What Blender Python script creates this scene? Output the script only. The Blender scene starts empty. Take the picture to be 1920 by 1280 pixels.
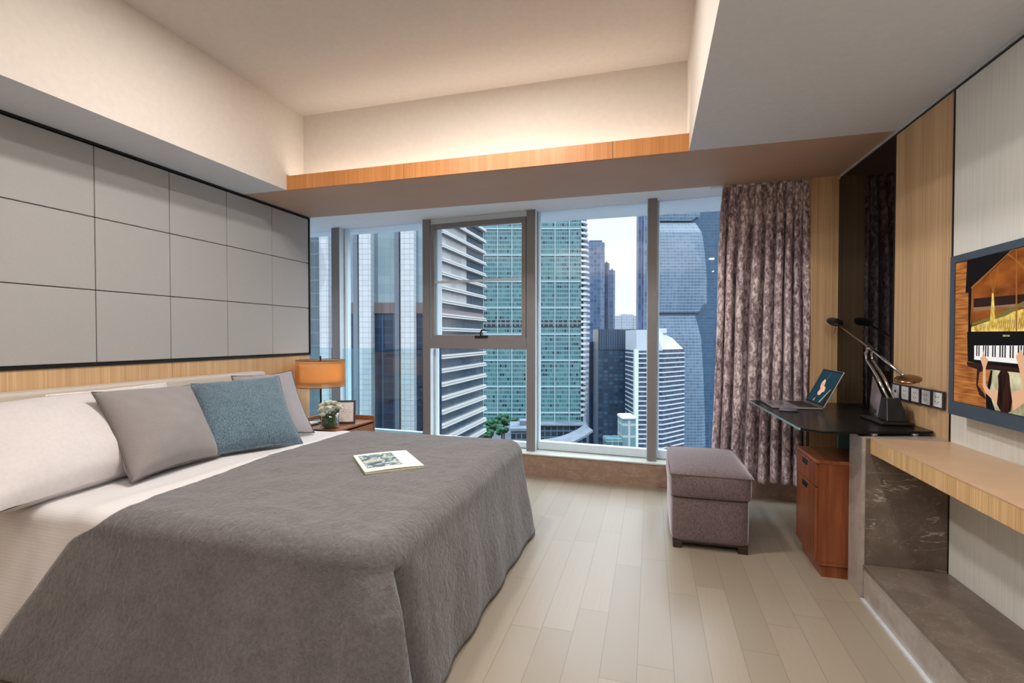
import bpy, bmesh, math, random
from mathutils import Vector, Matrix
random.seed(7)
S = bpy.context.scene
COL = S.collection
YAW = math.radians(15.806)

# ------------------------------------------------------------------ camera
cd = bpy.data.cameras.new('camera'); cam = bpy.data.objects.new('camera', cd); COL.objects.link(cam)
cd.sensor_width = 36; cd.lens = 36*922/1920
cam.location = (0, 0, 1.2)
cam.rotation_euler = (math.radians(89.0), 0, YAW)
cd.shift_y = 8.1/1920
cd.clip_start = .02; cd.clip_end = 3000
S.camera = cam

# ------------------------------------------------------------------ view
S.view_settings.view_transform = 'Standard'; S.view_settings.look = 'None'
S.view_settings.gamma = 1; S.view_settings.use_curve_mapping = False
S.view_settings.exposure = 0.12

# ------------------------------------------------------------------ world: bright overcast sky
w = bpy.data.worlds.new('overcast_sky'); S.world = w; w.use_nodes = True
nt = w.node_tree; nt.nodes.clear()
tc = nt.nodes.new('ShaderNodeTexCoord'); sp = nt.nodes.new('ShaderNodeSeparateXYZ')
rp = nt.nodes.new('ShaderNodeValToRGB'); bg = nt.nodes.new('ShaderNodeBackground'); wo = nt.nodes.new('ShaderNodeOutputWorld')
mp = nt.nodes.new('ShaderNodeMapRange'); mp.inputs[1].default_value = -1; mp.inputs[2].default_value = 1
nt.links.new(tc.outputs['Generated'], sp.inputs[0]); nt.links.new(sp.outputs[2], mp.inputs[0])
nt.links.new(mp.outputs[0], rp.inputs[0]); nt.links.new(rp.outputs[0], bg.inputs[0]); nt.links.new(bg.outputs[0], wo.inputs[0])
els = rp.color_ramp.elements
els[0].position = 0.0; els[0].color = (.03, .035, .04, 1)
els[1].position = .5; els[1].color = (.44, .44, .455, 1)
for p, c in ((.485, (.07, .085, .1, 1)), (.63, (.44, .445, .465, 1)), (.74, (2.2, 2.4, 2.65, 1)), (1.0, (4.0, 4.5, 5.1, 1))):
    e = els.new(p); e.color = c
bg.inputs[1].default_value = 2.25

# ------------------------------------------------------------------ helpers
def lin(c):
    if isinstance(c, str): c = [int(c[i:i+2], 16) for i in (0, 2, 4)]
    return tuple(((x/255)/12.92 if x/255 <= .04045 else ((x/255+.055)/1.055)**2.4) for x in c) + (1,)

def area(name, loc, rot, sx, sy, power, col, shape='RECTANGLE'):
    l = bpy.data.lights.new(name, 'AREA'); l.shape = shape; l.size = sx
    if shape == 'RECTANGLE': l.size_y = sy
    l.energy = power; l.color = col
    o = bpy.data.objects.new(name, l); COL.objects.link(o); o.location = loc; o.rotation_euler = rot
    return o
WARM = (1, .9, .78); SOFT = (1, .95, .90)
# LED strip in the window pelmet cove, and an added, unseen fill light at the back
area('cove_led_front', (-1.2, 3.19, 2.325), (math.pi, 0, 0), 2.75, .14, 5.0, WARM)
area('back_fill_light', (-1.2, -1.28, 2.45), (math.pi, 0, 0), 2.7, .18, 40, SOFT)
# added fill lights over the bed and the aisle (no fixtures, out of frame above)
for x, y in ((.42, 1.0), (.42, -.4)):
    area('aisle_fill_light', (x, y, 2.295), (0, 0, 0), .2, .2, 17, (1, .97, .94), 'DISK')
for x, y, e in ((-1.5, 1.9, 27), (-.8, 2.2, 27), (-1.55, .3, 5), (-.75, .3, 5)):
    area('ceiling_fill_light', (x, y, 2.915), (0, 0, 0), .22, .22, e, SOFT, 'DISK')

class G:
    """small node-graph helper"""
    def __init__(s, name, rough=.5, metal=0, spec=.5, col=(200, 200, 200)):
        s.m = bpy.data.materials.new(name); s.m.use_nodes = True
        s.t = s.m.node_tree; s.b = s.t.nodes['Principled BSDF']
        s.b.inputs['Base Color'].default_value = lin(col); s.b.inputs['Roughness'].default_value = rough
        s.b.inputs['Metallic'].default_value = metal; s.b.inputs['Specular IOR Level'].default_value = spec
    def n(s, typ, **k):
        nd = s.t.nodes.new('ShaderNode'+typ)
        for a, v in k.items(): setattr(nd, a, v)
        return nd
    def L(s, a, b): s.t.links.new(a, b)
    def val(s, sock, v):
        if hasattr(v, 'is_output') or isinstance(v, bpy.types.NodeSocket): s.L(v, sock)
        else: sock.default_value = v
    def math(s, op, a, b=None, c=None):
        nd = s.n('Math', operation=op)
        s.val(nd.inputs[0], a)
        if b is not None: s.val(nd.inputs[1], b)
        if c is not None: s.val(nd.inputs[2], c)
        return nd.outputs[0]
    def coord(s, scale=(1, 1, 1), rot=(0, 0, 0)):
        c = s.n('TexCoord'); m = s.n('Mapping')
        m.inputs['Scale'].default_value = scale; m.inputs['Rotation'].default_value = rot
        s.L(c.outputs['Object'], m.inputs['Vector']); return m.outputs[0]
    def noise(s, vec, scale=5, detail=3, rough=.5, dist=0):
        n = s.n('TexNoise'); s.L(vec, n.inputs['Vector']); n.inputs['Scale'].default_value = scale
        n.inputs['Detail'].default_value = detail; n.inputs['Roughness'].default_value = rough
        n.inputs['Distortion'].default_value = dist; return n.outputs[0]
    def ramp(s, fac, stops):
        r = s.n('ValToRGB'); s.L(fac, r.inputs[0]); e = r.color_ramp.elements
        e[0].position = stops[0][0]; e[0].color = lin(stops[0][1]); e[1].position = stops[-1][0]; e[1].color = lin(stops[-1][1])
        for p, c in stops[1:-1]:
            q = e.new(p); q.color = lin(c)
        return r.outputs[0]
    def mix(s, fac, a, b, mode='MIX'):
        m = s.n('Mix', data_type='RGBA', blend_type=mode)
        s.val(m.inputs[0], fac)
        for i, v in ((6, a), (7, b)):
            if isinstance(v, (tuple, list, str)): m.inputs[i].default_value = lin(v) if isinstance(v, str) or len(v) == 3 else v
            else: s.L(v, m.inputs[i])
        return m.outputs[2]
    def color(s, out): s.L(out, s.b.inputs['Base Color'])
    def bump(s, h, strength=.3, dist=.01):
        b = s.n('Bump'); b.inputs['Strength'].default_value = strength; b.inputs['Distance'].default_value = dist
        s.L(h, b.inputs['Height']); s.L(b.outputs[0], s.b.inputs['Normal'])

def plain(name, col, rough=.5, metal=0, spec=.5, vary=.04, scale=30):
    g = G(name, rough, metal, spec, col)
    n = g.noise(g.coord(), scale, 2)
    hi = tuple(min(255, x*(1+vary)) for x in (lin_rgb(col))); lo = tuple(x*(1-vary) for x in lin_rgb(col))
    g.color(g.ramp(n, [(.3, lo), (.7, hi)])); return g.m
def lin_rgb(c):
    return [int(c[i:i+2], 16) for i in (0, 2, 4)] if isinstance(c, str) else c

def wood(name, c1, c2, axis='Z', rough=.42, fine=150, lo=1.2, bump=.08):
    g = G(name, rough, 0, .4)
    sc = {'Z': (fine, fine, lo), 'Y': (fine, lo, fine), 'X': (lo, fine, fine)}[axis]
    v = g.coord(sc)
    a = g.noise(v, 1, 3, .6)
    sc2 = tuple(x*.18 for x in sc); b = g.noise(g.coord(sc2), 1, 2, .5)
    f = g.math('ADD', g.math('MULTIPLY', a, .6), g.math('MULTIPLY', b, .4))
    g.color(g.ramp(f, [(.36, c1), (.62, c2)])); g.bump(a, bump, .002); return g.m

def fabric(name, col, scale=900, vary=.12, rough=.95, sheen=.2, bump=.25, streak=None):
    g = G(name, rough, 0, .2)
    v = g.coord(streak or (1, 1, 1)); n = g.noise(v, scale if not streak else scale, 2, .6)
    c = lin_rgb(col)
    g.color(g.ramp(n, [(.3, tuple(x*(1-vary) for x in c)), (.7, tuple(min(255, x*(1+vary)) for x in c))]))
    g.b.inputs['Sheen Weight'].default_value = sheen; g.b.inputs['Sheen Roughness'].default_value = .5
    g.bump(n, bump, .002); return g.m

def emis(name, col, k=1):
    g = G(name, .4, 0, .08, (3, 3, 3)); g.b.inputs['Emission Color'].default_value = lin(col); g.b.inputs['Emission Strength'].default_value = k
    return g.m

def tintglass(name, tint, refl=.06, rough=0.0):
    m = bpy.data.materials.new(name); m.use_nodes = True; t = m.node_tree; t.nodes.clear()
    tr = t.nodes.new('ShaderNodeBsdfTransparent'); tr.inputs[0].default_value = tint+(1,)
    gl = t.nodes.new('ShaderNodeBsdfGlossy'); gl.inputs['Roughness'].default_value = rough
    lw = t.nodes.new('ShaderNodeLayerWeight'); lw.inputs[0].default_value = .35
    ml = t.nodes.new('ShaderNodeMath'); ml.operation = 'MULTIPLY_ADD'; ml.inputs[1].default_value = .35; ml.inputs[2].default_value = refl
    mx = t.nodes.new('ShaderNodeMixShader'); o = t.nodes.new('ShaderNodeOutputMaterial')
    t.links.new(lw.outputs['Facing'], ml.inputs[0]); t.links.new(ml.outputs[0], mx.inputs[0])
    t.links.new(tr.outputs[0], mx.inputs[1]); t.links.new(gl.outputs[0], mx.inputs[2]); t.links.new(mx.outputs[0], o.inputs[0])
    return m

def marble(name, base, dark, vein, veinamt=.5, scale=1.0, rough=.18, spec=.5, vw=.012):
    g = G(name, rough, 0, spec)
    v = g.coord((scale, scale, scale)); n = g.noise(v, 5, 8, .65, .4)
    c = g.ramp(n, [(.3, dark), (.7, base)])
    vv = g.coord((scale*.55, scale*1.1, scale*2.6), (.12, .10, .5))
    n2 = g.noise(vv, 1.7, 6, .55, .35)
    d = g.math('ABSOLUTE', g.math('SUBTRACT', n2, .5))
    k = g.math('SUBTRACT', 1.0, g.math('MINIMUM', g.math('DIVIDE', d, vw), 1.0))
    n3 = g.noise(g.coord((scale,)*3), 3.1, 3); msk = g.math('MULTIPLY', g.math('GREATER_THAN', n3, .47), veinamt)
    k = g.math('MULTIPLY', k, msk)
    c = g.mix(k, c, vein)
    vo = g.n('TexVoronoi', feature='DISTANCE_TO_EDGE'); vo.inputs['Scale'].default_value = 5.5*scale
    ad = g.n('VectorMath', operation='ADD'); nn = g.n('TexNoise'); nn.inputs['Scale'].default_value = 4*scale; nn.inputs['Detail'].default_value = 5; g.L(v, nn.inputs['Vector'])
    g.L(v, ad.inputs[0]); g.L(nn.outputs['Color'], ad.inputs[1]); g.L(ad.outputs[0], vo.inputs['Vector'])
    e = g.math('MULTIPLY', g.math('SUBTRACT', 1.0, g.math('MINIMUM', g.math('DIVIDE', vo.outputs[0], .018), 1.0)), g.math('MULTIPLY', g.math('GREATER_THAN', n, .47), .34))
    g.color(g.mix(e, c, vein)); return g.m

# facade: a curtain wall drawn cell by cell in the building's own axes
def facade(name, cw, ch, frame, g1, g2, mw=.08, mh=.12, span=0, spancol='808890', rough=.25, spec=.5, metal=0, dark=.0, darkcol='101820', base=-100, wob=0.0, dim=.5):
    g = G(name, rough, metal, spec)
    c = g.n('TexCoord'); s = g.n('SeparateXYZ'); g.L(c.outputs['Object'], s.inputs[0])
    u = g.math('ADD', g.math('ADD', s.outputs[0], s.outputs[1]), 500.0); z = g.math('ADD', s.outputs[2], 500.0)
    uu = g.math('DIVIDE', u, cw); zz = g.math('DIVIDE', z, ch)
    fu = g.math('FRACT', uu); fz = g.math('FRACT', zz); iu = g.math('FLOOR', uu); iz = g.math('FLOOR', zz)
    cx = g.n('CombineXYZ'); g.L(iu, cx.inputs[0]); g.L(iz, cx.inputs[1])
    wn = g.n('TexWhiteNoise'); g.L(cx.outputs[0], wn.inputs['Vector'])
    gc = g.ramp(wn.outputs['Value'], [(0, g1), (1, g2)])
    if dark > 0:
        wn2 = g.n('TexWhiteNoise', noise_dimensions='4D'); g.L(cx.outputs[0], wn2.inputs['Vector']); wn2.inputs['W'].default_value = 3.3
        gc = g.mix(g.math('LESS_THAN', wn2.outputs['Value'], dark), gc, darkcol)
    big = g.noise(g.coord((.03, .03, .012)), 1, 3); gc = g.mix(g.math('MULTIPLY', g.math('GREATER_THAN', big, .55), .25), gc, '30506a')
    if span: gc = g.mix(g.math('LESS_THAN', fz, span), gc, spancol)
    m = g.math('MAXIMUM', g.math('LESS_THAN', fu, mw), g.math('LESS_THAN', fz, mh))
    g.color(g.mix(1.0, g.mix(m, gc, frame), tuple([dim*.8]*3)+(1,), 'MULTIPLY'))
    if wob: g.bump(g.noise(g.coord((.6, .6, .35)), 1, 2), wob, .1)
    return g.m

class MB:
    def __init__(s, M=None): s.v = []; s.f = []; s.mi = []; s.M = M; s.k = 0
    def add(s, vs, fs, k=None):
        o = len(s.v); k = s.k if k is None else k
        for q in vs:
            q = Vector(q); s.v.append(s.M @ q if s.M else q)
        for f in fs: s.f.append([i+o for i in f]); s.mi.append(k)
        return s
    def box(s, x0, x1, y0, y1, z0, z1, k=None):
        return s.add([(x0, y0, z0), (x1, y0, z0), (x1, y1, z0), (x0, y1, z0), (x0, y0, z1), (x1, y0, z1), (x1, y1, z1), (x0, y1, z1)],
              [(0, 3, 2, 1), (4, 5, 6, 7), (0, 1, 5, 4), (1, 2, 6, 5), (2, 3, 7, 6), (3, 0, 4, 7)], k)
    def prism(s, poly, z0, z1, k=None, kside=None):
        n = len(poly); a = sum(poly[i][0]*poly[(i+1) % n][1]-poly[(i+1) % n][0]*poly[i][1] for i in range(n))
        if a < 0: poly = poly[::-1]
        vs = [(x, y, z0) for x, y in poly]+[(x, y, z1) for x, y in poly]
        s.add(vs, [tuple(range(n-1, -1, -1)), tuple(range(n, 2*n))], k)
        o = len(s.v)-2*n; ks = s.k if kside is None else kside
        for i in range(n):
            j = (i+1) % n; s.f.append([o+i, o+j, o+n+j, o+n+i]); s.mi.append(ks)
        return s
    def cyl(s, p0, p1, r0, r1=None, n=16, k=None, caps=True):
        p0 = Vector(p0); p1 = Vector(p1); r1 = r0 if r1 is None else r1
        d = (p1-p0).normalized(); a = d.orthogonal().normalized(); b = d.cross(a)
        vs = [p0+(a*math.cos(t)+b*math.sin(t))*r0 for t in [2*math.pi*i/n for i in range(n)]]
        vs += [p1+(a*math.cos(t)+b*math.sin(t))*r1 for t in [2*math.pi*i/n for i in range(n)]]
        fs = [(i, (i+1) % n, n+(i+1) % n, n+i) for i in range(n)]
        if caps: fs += [tuple(range(n-1, -1, -1)), tuple(range(n, 2*n))]
        return s.add(vs, fs, k)
    def tube(s, pts, r, n=8, k=None, closed=False):
        pts = [Vector(p) for p in pts]; N = len(pts); vs = []; prev = None
        for i, p in enumerate(pts):
            d = (pts[(i+1) % N]-pts[i-1]) if closed or 0 < i < N-1 else (pts[1]-pts[0] if i == 0 else pts[-1]-pts[-2])
            d.normalize(); a = d.orthogonal().normalized() if prev is None else (prev-d*prev.dot(d)).normalized(); prev = a; b = d.cross(a)
            rr = r(i/(N-1)) if callable(r) else r
            vs += [p+(a*math.cos(2*math.pi*j/n)+b*math.sin(2*math.pi*j/n))*rr for j in range(n)]
        fs = [(i*n+j, i*n+(j+1) % n, ((i+1) % N)*n+(j+1) % n, ((i+1) % N)*n+j) for i in range(N if closed else N-1) for j in range(n)]
        if not closed: fs += [tuple(range(n-1, -1, -1)), tuple((N-1)*n+j for j in range(n))]
        return s.add(vs, fs, k)
    def lathe(s, prof, c=(0, 0, 0), n=32, k=None):
        m = len(prof); vs = [(c[0]+r*math.cos(2*math.pi*i/n), c[1]+r*math.sin(2*math.pi*i/n), c[2]+z) for i in range(n) for r, z in prof]
        fs = [(i*m+j, ((i+1) % n)*m+j, ((i+1) % n)*m+j+1, i*m+j+1) for i in range(n) for j in range(m-1)]
        return s.add(vs, fs, k)
    def grid(s, fn, nu, nv, k=None, flip=False):
        vs = [fn(i/nu, j/nv) for i in range(nu+1) for j in range(nv+1)]
        fs = [(i*(nv+1)+j, (i+1)*(nv+1)+j, (i+1)*(nv+1)+j+1, i*(nv+1)+j+1) for i in range(nu) for j in range(nv)]
        if flip: fs = [f[::-1] for f in fs]
        return s.add(vs, fs, k)
    def ball(s, c, r, sc=(1, 1, 1), n=10, k=None, jit=0):
        vs = []; m = n//2+1
        for i in range(m+1):
            for j in range(n):
                a = math.pi*i/m; b = 2*math.pi*j/n; q = 1+random.uniform(-jit, jit)
                vs.append((c[0]+r*sc[0]*q*math.sin(a)*math.cos(b), c[1]+r*sc[1]*q*math.sin(a)*math.sin(b), c[2]+r*sc[2]*q*math.cos(a)))
        fs = [(i*n+j, (i+1)*n+j, (i+1)*n+(j+1) % n, i*n+(j+1) % n) for i in range(m) for j in range(n)]
        return s.add(vs, fs, k)
    def build(s, name, mats, parent=None, smooth=False, bevel=0, seg=2, loc=None, sub=0, solid=0, weld=False):
        if not isinstance(mats, (list, tuple)): mats = [mats]
        o_ = Vector(loc) if loc is not None else Vector((0, 0, 0))
        base = Vector((0, 0, 0))
        if parent is not None: base = parent['_b'] if False else Vector(BASE[parent.name])
        me = bpy.data.meshes.new(name); off = base+o_ if parent is not None else o_
        inv = None
        me.from_pydata([tuple(q-off) for q in s.v], [], s.f)
        for m in mats: me.materials.append(m)
        me.polygons.foreach_set('material_index', s.mi)
        if smooth: me.polygons.foreach_set('use_smooth', [True]*len(s.f))
        me.update()
        if weld:
            bm = bmesh.new(); bm.from_mesh(me); bmesh.ops.remove_doubles(bm, verts=bm.verts, dist=1e-5)
            
            if weld != 'keep': bmesh.ops.recalc_face_normals(bm, faces=bm.faces)
            bm.to_mesh(me); bm.free()
        ob = bpy.data.objects.new(name, me); COL.objects.link(ob)
        if parent is not None: ob.parent = parent; ob.location = o_
        else: ob.location = o_
        BASE[ob.name] = tuple(off)
        if solid:
            m = ob.modifiers.new('thick', 'SOLIDIFY'); m.thickness = solid; m.offset = 1
        if bevel:
            m = ob.modifiers.new('bevel', 'BEVEL'); m.width = bevel; m.segments = seg; m.limit_method = 'ANGLE'; m.angle_limit = .6
            if smooth is False and seg > 1: m.harden_normals = False
        if sub:
            m = ob.modifiers.new('sub', 'SUBSURF'); m.levels = sub; m.render_levels = sub
        return ob
BASE = {}
def tag(o, label=None, cat=None, group=None, kind=None):
    if label: o['label'] = label
    if cat: o['category'] = cat
    if group: o['group'] = group
    if kind: o['kind'] = kind
    return o
def thing(name, loc, label, cat, group=None, kind=None, rz=0):
    o = bpy.data.objects.new(name, None); COL.objects.link(o); o.location = loc; o.empty_display_size = .1
    BASE[o.name] = tuple(loc); tag(o, label, cat, group, kind); return o
def structure(o): o['kind'] = 'structure'; return o

# ------------------------------------------------------------------ materials
M = {}
def floor_mat():
    g = G('floor_planks', .32, 0, .4)
    c = g.n('TexCoord'); s = g.n('SeparateXYZ'); g.L(c.outputs['Object'], s.inputs[0])
    x = g.math('DIVIDE', g.math('ADD', s.outputs[0], 10.068), .1285); row = g.math('FLOOR', x); fx = g.math('FRACT', x)
    r = g.n('TexWhiteNoise', noise_dimensions='1D'); g.L(row, r.inputs['W'])
    y = g.math('ADD', g.math('DIVIDE', g.math('ADD', s.outputs[1], 20.0), .9), g.math('MULTIPLY', r.outputs['Value'], 7.0))
    fy = g.math('FRACT', y); cy = g.math('FLOOR', y)
    cb = g.n('CombineXYZ'); g.L(row, cb.inputs[0]); g.L(cy, cb.inputs[1])
    wn = g.n('TexWhiteNoise'); g.L(cb.outputs[0], wn.inputs['Vector'])
    base = g.ramp(wn.outputs['Value'], [(0, (142, 131, 115)), (.5, (148, 137, 121)), (1, (154, 142, 126))])
    gr = g.noise(g.coord((150, 2.5, 1)), 1, 3, .6)
    base = g.mix(g.math('MULTIPLY', g.math('SUBTRACT', .62, gr), 1.3), base, (150, 132, 112))
    seam = g.math('MAXIMUM', g.math('LESS_THAN', fx, .014), g.math('LESS_THAN', fy, .0022))
    g.color(g.mix(g.math('MULTIPLY', seam, .75), base, (92, 78, 64)))
    g.bump(g.math('ADD', gr, g.math('MULTIPLY', seam, -3.0)), .08, .002); return g.m
M['floor'] = floor_mat()
M['cream'] = plain('cream_paint', (213, 204, 194), .85, 0, .2, .01)
M['ceil'] = plain('ceiling_paint', (210, 201, 193), .9, 0, .2, .01)
M['soffit'] = plain('soffit_grey_paint', (216, 219, 224), .7, 0, .3, .01)
M['white'] = plain('white_paint', (240, 243, 247), .6, 0, .3, .01)
M['brown'] = plain('brown_lacquer', (190, 158, 136), .5, 0, .2, .015, 3)
M['orange_wood'] = wood('orange_veneer', (176, 112, 58), (200, 138, 82))
M['oak'] = wood('oak_veneer', (182, 144, 102), (214, 180, 138))
M['oak_y'] = wood('oak_veneer_shelf_front', (172, 134, 88), (216, 180, 130), fine=190)
M['oak_pale'] = wood('oak_veneer_pale', (190, 152, 106), (206, 170, 124))
M['shelf_top'] = plain('shelf_top_laminate', (190, 158, 126), .35, 0, .4, .03, 8)
M['panel'] = fabric('grey_leather_panel', (170, 168, 166), 260, .02, .6, .05, .06)
M['black'] = plain('black_trim', (22, 20, 20), .35, 0, .4)
M['seamdark'] = plain('seam_dark', (96, 88, 82), .8)
def grass():
    g = G('grasscloth', .9, 0, .2); n = g.noise(g.coord((170, 170, 3)), 1, 3, .6)
    g.color(g.ramp(n, [(.3, (214, 213, 205)), (.7, (228, 227, 220))])); g.bump(n, .2, .002); return g.m
M['grass'] = grass()
M['blackglass'] = plain('black_mirror_glass', (15, 14, 14), .04, 0, .16, 0)
M['marble'] = marble('brown_marble', (122, 109, 99), (98, 86, 77), (206, 192, 178), .8, 1.3, .3, .35, .005)
M['marble2'] = marble('brown_marble_light', (172, 162, 154), (146, 135, 126), (196, 186, 176), .5, 2.6, .35, .4, .008)
M['marble3'] = marble('beige_brown_marble', (160, 134, 116), (134, 108, 92), (186, 164, 146), .4, 3.5, .3, .5, .03)
M['silltop'] = marble('pale_reflecting_sill', (205, 208, 200), (190, 194, 188), (220, 220, 215), .3, 2, .12)  # greenish white reflection on the sill top is part of this colour
M['taupe'] = plain('taupe_aluminium', (130, 126, 127), .45, .1, .5, .01)
M['bluewhite'] = plain('white_aluminium', (206, 219, 228), .4, 0, .5, .01)
M['glass'] = tintglass('window_glass', (.95, .98, .985), .012)
M['railglass'] = tintglass('safety_glass', (.84, .93, .94), .02)
M['greenglass'] = plain('green_glass_edge', (112, 150, 146), .15, 0, .8, .03)
M['chrome'] = plain('polished_chrome', (190, 190, 192), .12, 1, .5, .01)
M['metal'] = plain('light_metal_strip', (210, 212, 215), .3, .3, .5)

# ------------------------------------------------------------------ room shell
def wx(y): return 1.237+(3.885-y)*.030
def wallseg(y0, y1, z0, z1, inn, out=.1):   # a piece of the right wall, its face inn metres in front
    m = MB(); a, b = wx(y0), wx(y1)
    return m.prism([(a-inn, y0), (a+out, y0), (b+out, y1), (b-inn, y1)], z0, z1)
structure(MB().box(-4.2, 1.7, -1.7, 4.5, -.12, 0).build('floor', M['floor']))
structure(MB().box(-2.63, .22, -1.5, 3.29, 2.93, 3.03).build('ceiling', M['ceil']))
structure(MB().box(-3.25, -3.071, -1.7, 3.84, 0, 2.3).build('wall_left', M['white']))
structure(MB().box(-4.2, 1.7, -1.85, -1.7, 0, 3.03).build('wall_back', M['cream']))
structure(wallseg(-1.7, 4.5, 0, 2.42, 0, .15).build('wall_right', M['white']))
# dropped ceilings round the raised one
mb = MB(); mb.box(-3.25, -2.63, -1.7, 3.1, 2.3, 3.03)
mb.box(-3.25, -2.63, 3.1, 3.3, 2.42, 3.03); o = mb.build('ceiling_soffit_left', [M['cream'], M['soffit']])
for p in o.data.polygons:
    if p.normal.z < -.5: p.material_index = 1
structure(o)
o = MB().box(.21, 1.75, -1.7, 3.1, 2.3, 3.03).box(.21, 1.75, 3.1, 3.3, 2.42, 3.03).build('ceiling_soffit_right', [M['cream'], M['soffit']])
for p in o.data.polygons:
    if p.normal.z < -.5: p.material_index = 1
structure(o)
structure(MB().box(-3.25, 1.75, -1.7, -1.5, 2.3, 3.03).build('ceiling_soffit_back', M['cream']))
# pelmet over the window: brown lacquered underside, orange veneer front, lit cove behind it
structure(MB().box(-4.2, 1.75, 3.12, 3.87, 2.3, 2.312).build('ceiling_pelmet', M['brown']))
structure(MB().box(-4.2, 1.75, 3.29, 3.87, 2.312, 3.03).build('wall_front', M['cream']))
structure(MB().box(-2.63, .21, 3.1, 3.12, 2.3, 2.405).box(-1.66, -1.657, 3.0985, 3.1, 2.3, 2.405, 1).box(-.235, -.232, 3.0985, 3.1, 2.3, 2.405, 1).build('trim_1', [M['orange_wood'], M['seamdark']]))
structure(MB().box(-3.25, -2.63, 3.1, 3.12, 2.3, 2.42).box(.21, 1.75, 3.1, 3.12, 2.3, 2.42).build('trim_2', M['brown']))
structure(MB().box(-4.2, 1.75, 3.87, 4.7, 2.315, 2.45).build('ceiling_window_bay', M['white']))
# walls that close the window bay
structure(MB().box(-4.2, -3.95, 3.84, 4.6, 0, 2.4).build('wall_bay_left', M['white']))
structure(MB().box(-4.2, -3.07, 3.72, 3.84, 0, 2.3).build('wall_bay_return', M['white']))
# oak pier beside the curtain
structure(MB().box(1.066, 1.45, 3.85, 4.4, 0, 2.312).build('wall_pier', M['oak'], bevel=.003))
structure(wallseg(-1.65, 3.84, 2.285, 2.299, .012, 0).build('trim_3', M['metal']))
structure(wallseg(-1.65, 3.84, 2.272, 2.285, .006, 0).build('trim_4', M['black']))

# right wall claddings
t = thing('black_glass_panel', (1.25, 3.47, 0), 'tall black mirror glass panel on the right wall next to the oak pier', 'glass panel')
wallseg(3.10, 3.845, .0, 2.272, .012, 0).build('glass_sheet', M['blackglass'], t)
wallseg(3.092, 3.10, .0, 2.272, .014, 0).build('edge_trim', M['black'], t)
t = thing('wood_wall_panel', (1.26, 2.85, 0), 'tall light oak veneer panel on the right wall behind the desk sockets', 'wall panel')
wallseg(2.604, 3.092, .0, 2.272, .010, 0).build('veneer', M['oak'], t)
wallseg(2.596, 2.604, .0, 2.272, .012, 0).build('edge_trim', M['black'], t)
t = thing('fabric_wall_panel', (1.3, 1, 0), 'pale grasscloth wall covering behind the television on the right wall', 'wall panel')
wallseg(-1.65, 2.596, .0, 2.272, .008, 0).build('wall_cloth', M['grass'], t)

# left wall: upholstered grid
t = thing('upholstered_wall_panelling', (-3.05, 1.2, 1.03), 'grey padded square panelling framed in black on the wall above the bed', 'wall panelling')
ys = [3.855-.4515*i for i in range(13)]; zs = [1.055, 1.467, 1.879, 2.283]
MB().box(-3.07, -3.052, ys[-1], 3.858, 1.04, 2.298).build('backing', M['seamdark'], t)
for i in range(12):
    for j in range(3):
        m = MB().box(-3.053, -3.036, ys[i+1]+.0022, ys[i]-.0022, zs[j]+.0022, zs[j+1]-.0022)
        m.build('padded_panel', M['panel'], t, bevel=.004, seg=2)
MB().box(-3.07, -3.028, ys[-1], 3.866, 1.036, 1.052).box(-3.07, -3.028, ys[-1], 3.866, 2.285, 2.2985).box(-3.07, -3.028, 3.856, 3.868, 1.052, 2.285).build('black_frame', M['black'], t)
t = thing('wood_wainscot', (-3.05, 1.2, 0), 'oak veneer band on the wall between the padded panelling and the headboard', 'wall panel')
m = MB()
for i in range(4): m.box(-3.07, -3.036, 3.858-1.3545*(i+1)+.002, 3.858-1.3545*i, .0, 1.036)
m.build('veneer', M['oak'], t)

# ------------------------------------------------------------------ window wall (turned 4 degrees)
WM = Matrix.Translation((0, 4.13, 0)) @ Matrix.Rotation(math.atan(-.07), 4, 'Z')
wpt = lambda x, n, z: tuple(WM @ Vector((x, n, z)))
o = MB(); o.prism([(-4.1, 4.285), (1.066, 4.012), (1.066, 4.5), (-4.1, 4.7)], 0, .184)
structure(o.build('wall_window_sill', M['marble3']))
structure(MB().prism([(-4.1, 4.277), (1.066, 4.004), (1.066, 4.5), (-4.1, 4.7)], .184, .196).build('trim_5', M['silltop'], bevel=.002))
xs = [(-4.1, -4.02), (-3.16, -3.067), (-2.10, -2.022), (-1.061, -.982), (-.03, .041), (.99, 1.063)]
for i, (a, b) in enumerate(xs):
    m = MB(WM); m.box(a, b, 0, .012, .196, 2.315); m.box(a+.003, b-.003, .012, .19, .196, 2.315, 1)
    structure(m.build('trim_%d' % (6+i), [M['taupe'], M['bluewhite']], bevel=.002))
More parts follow.
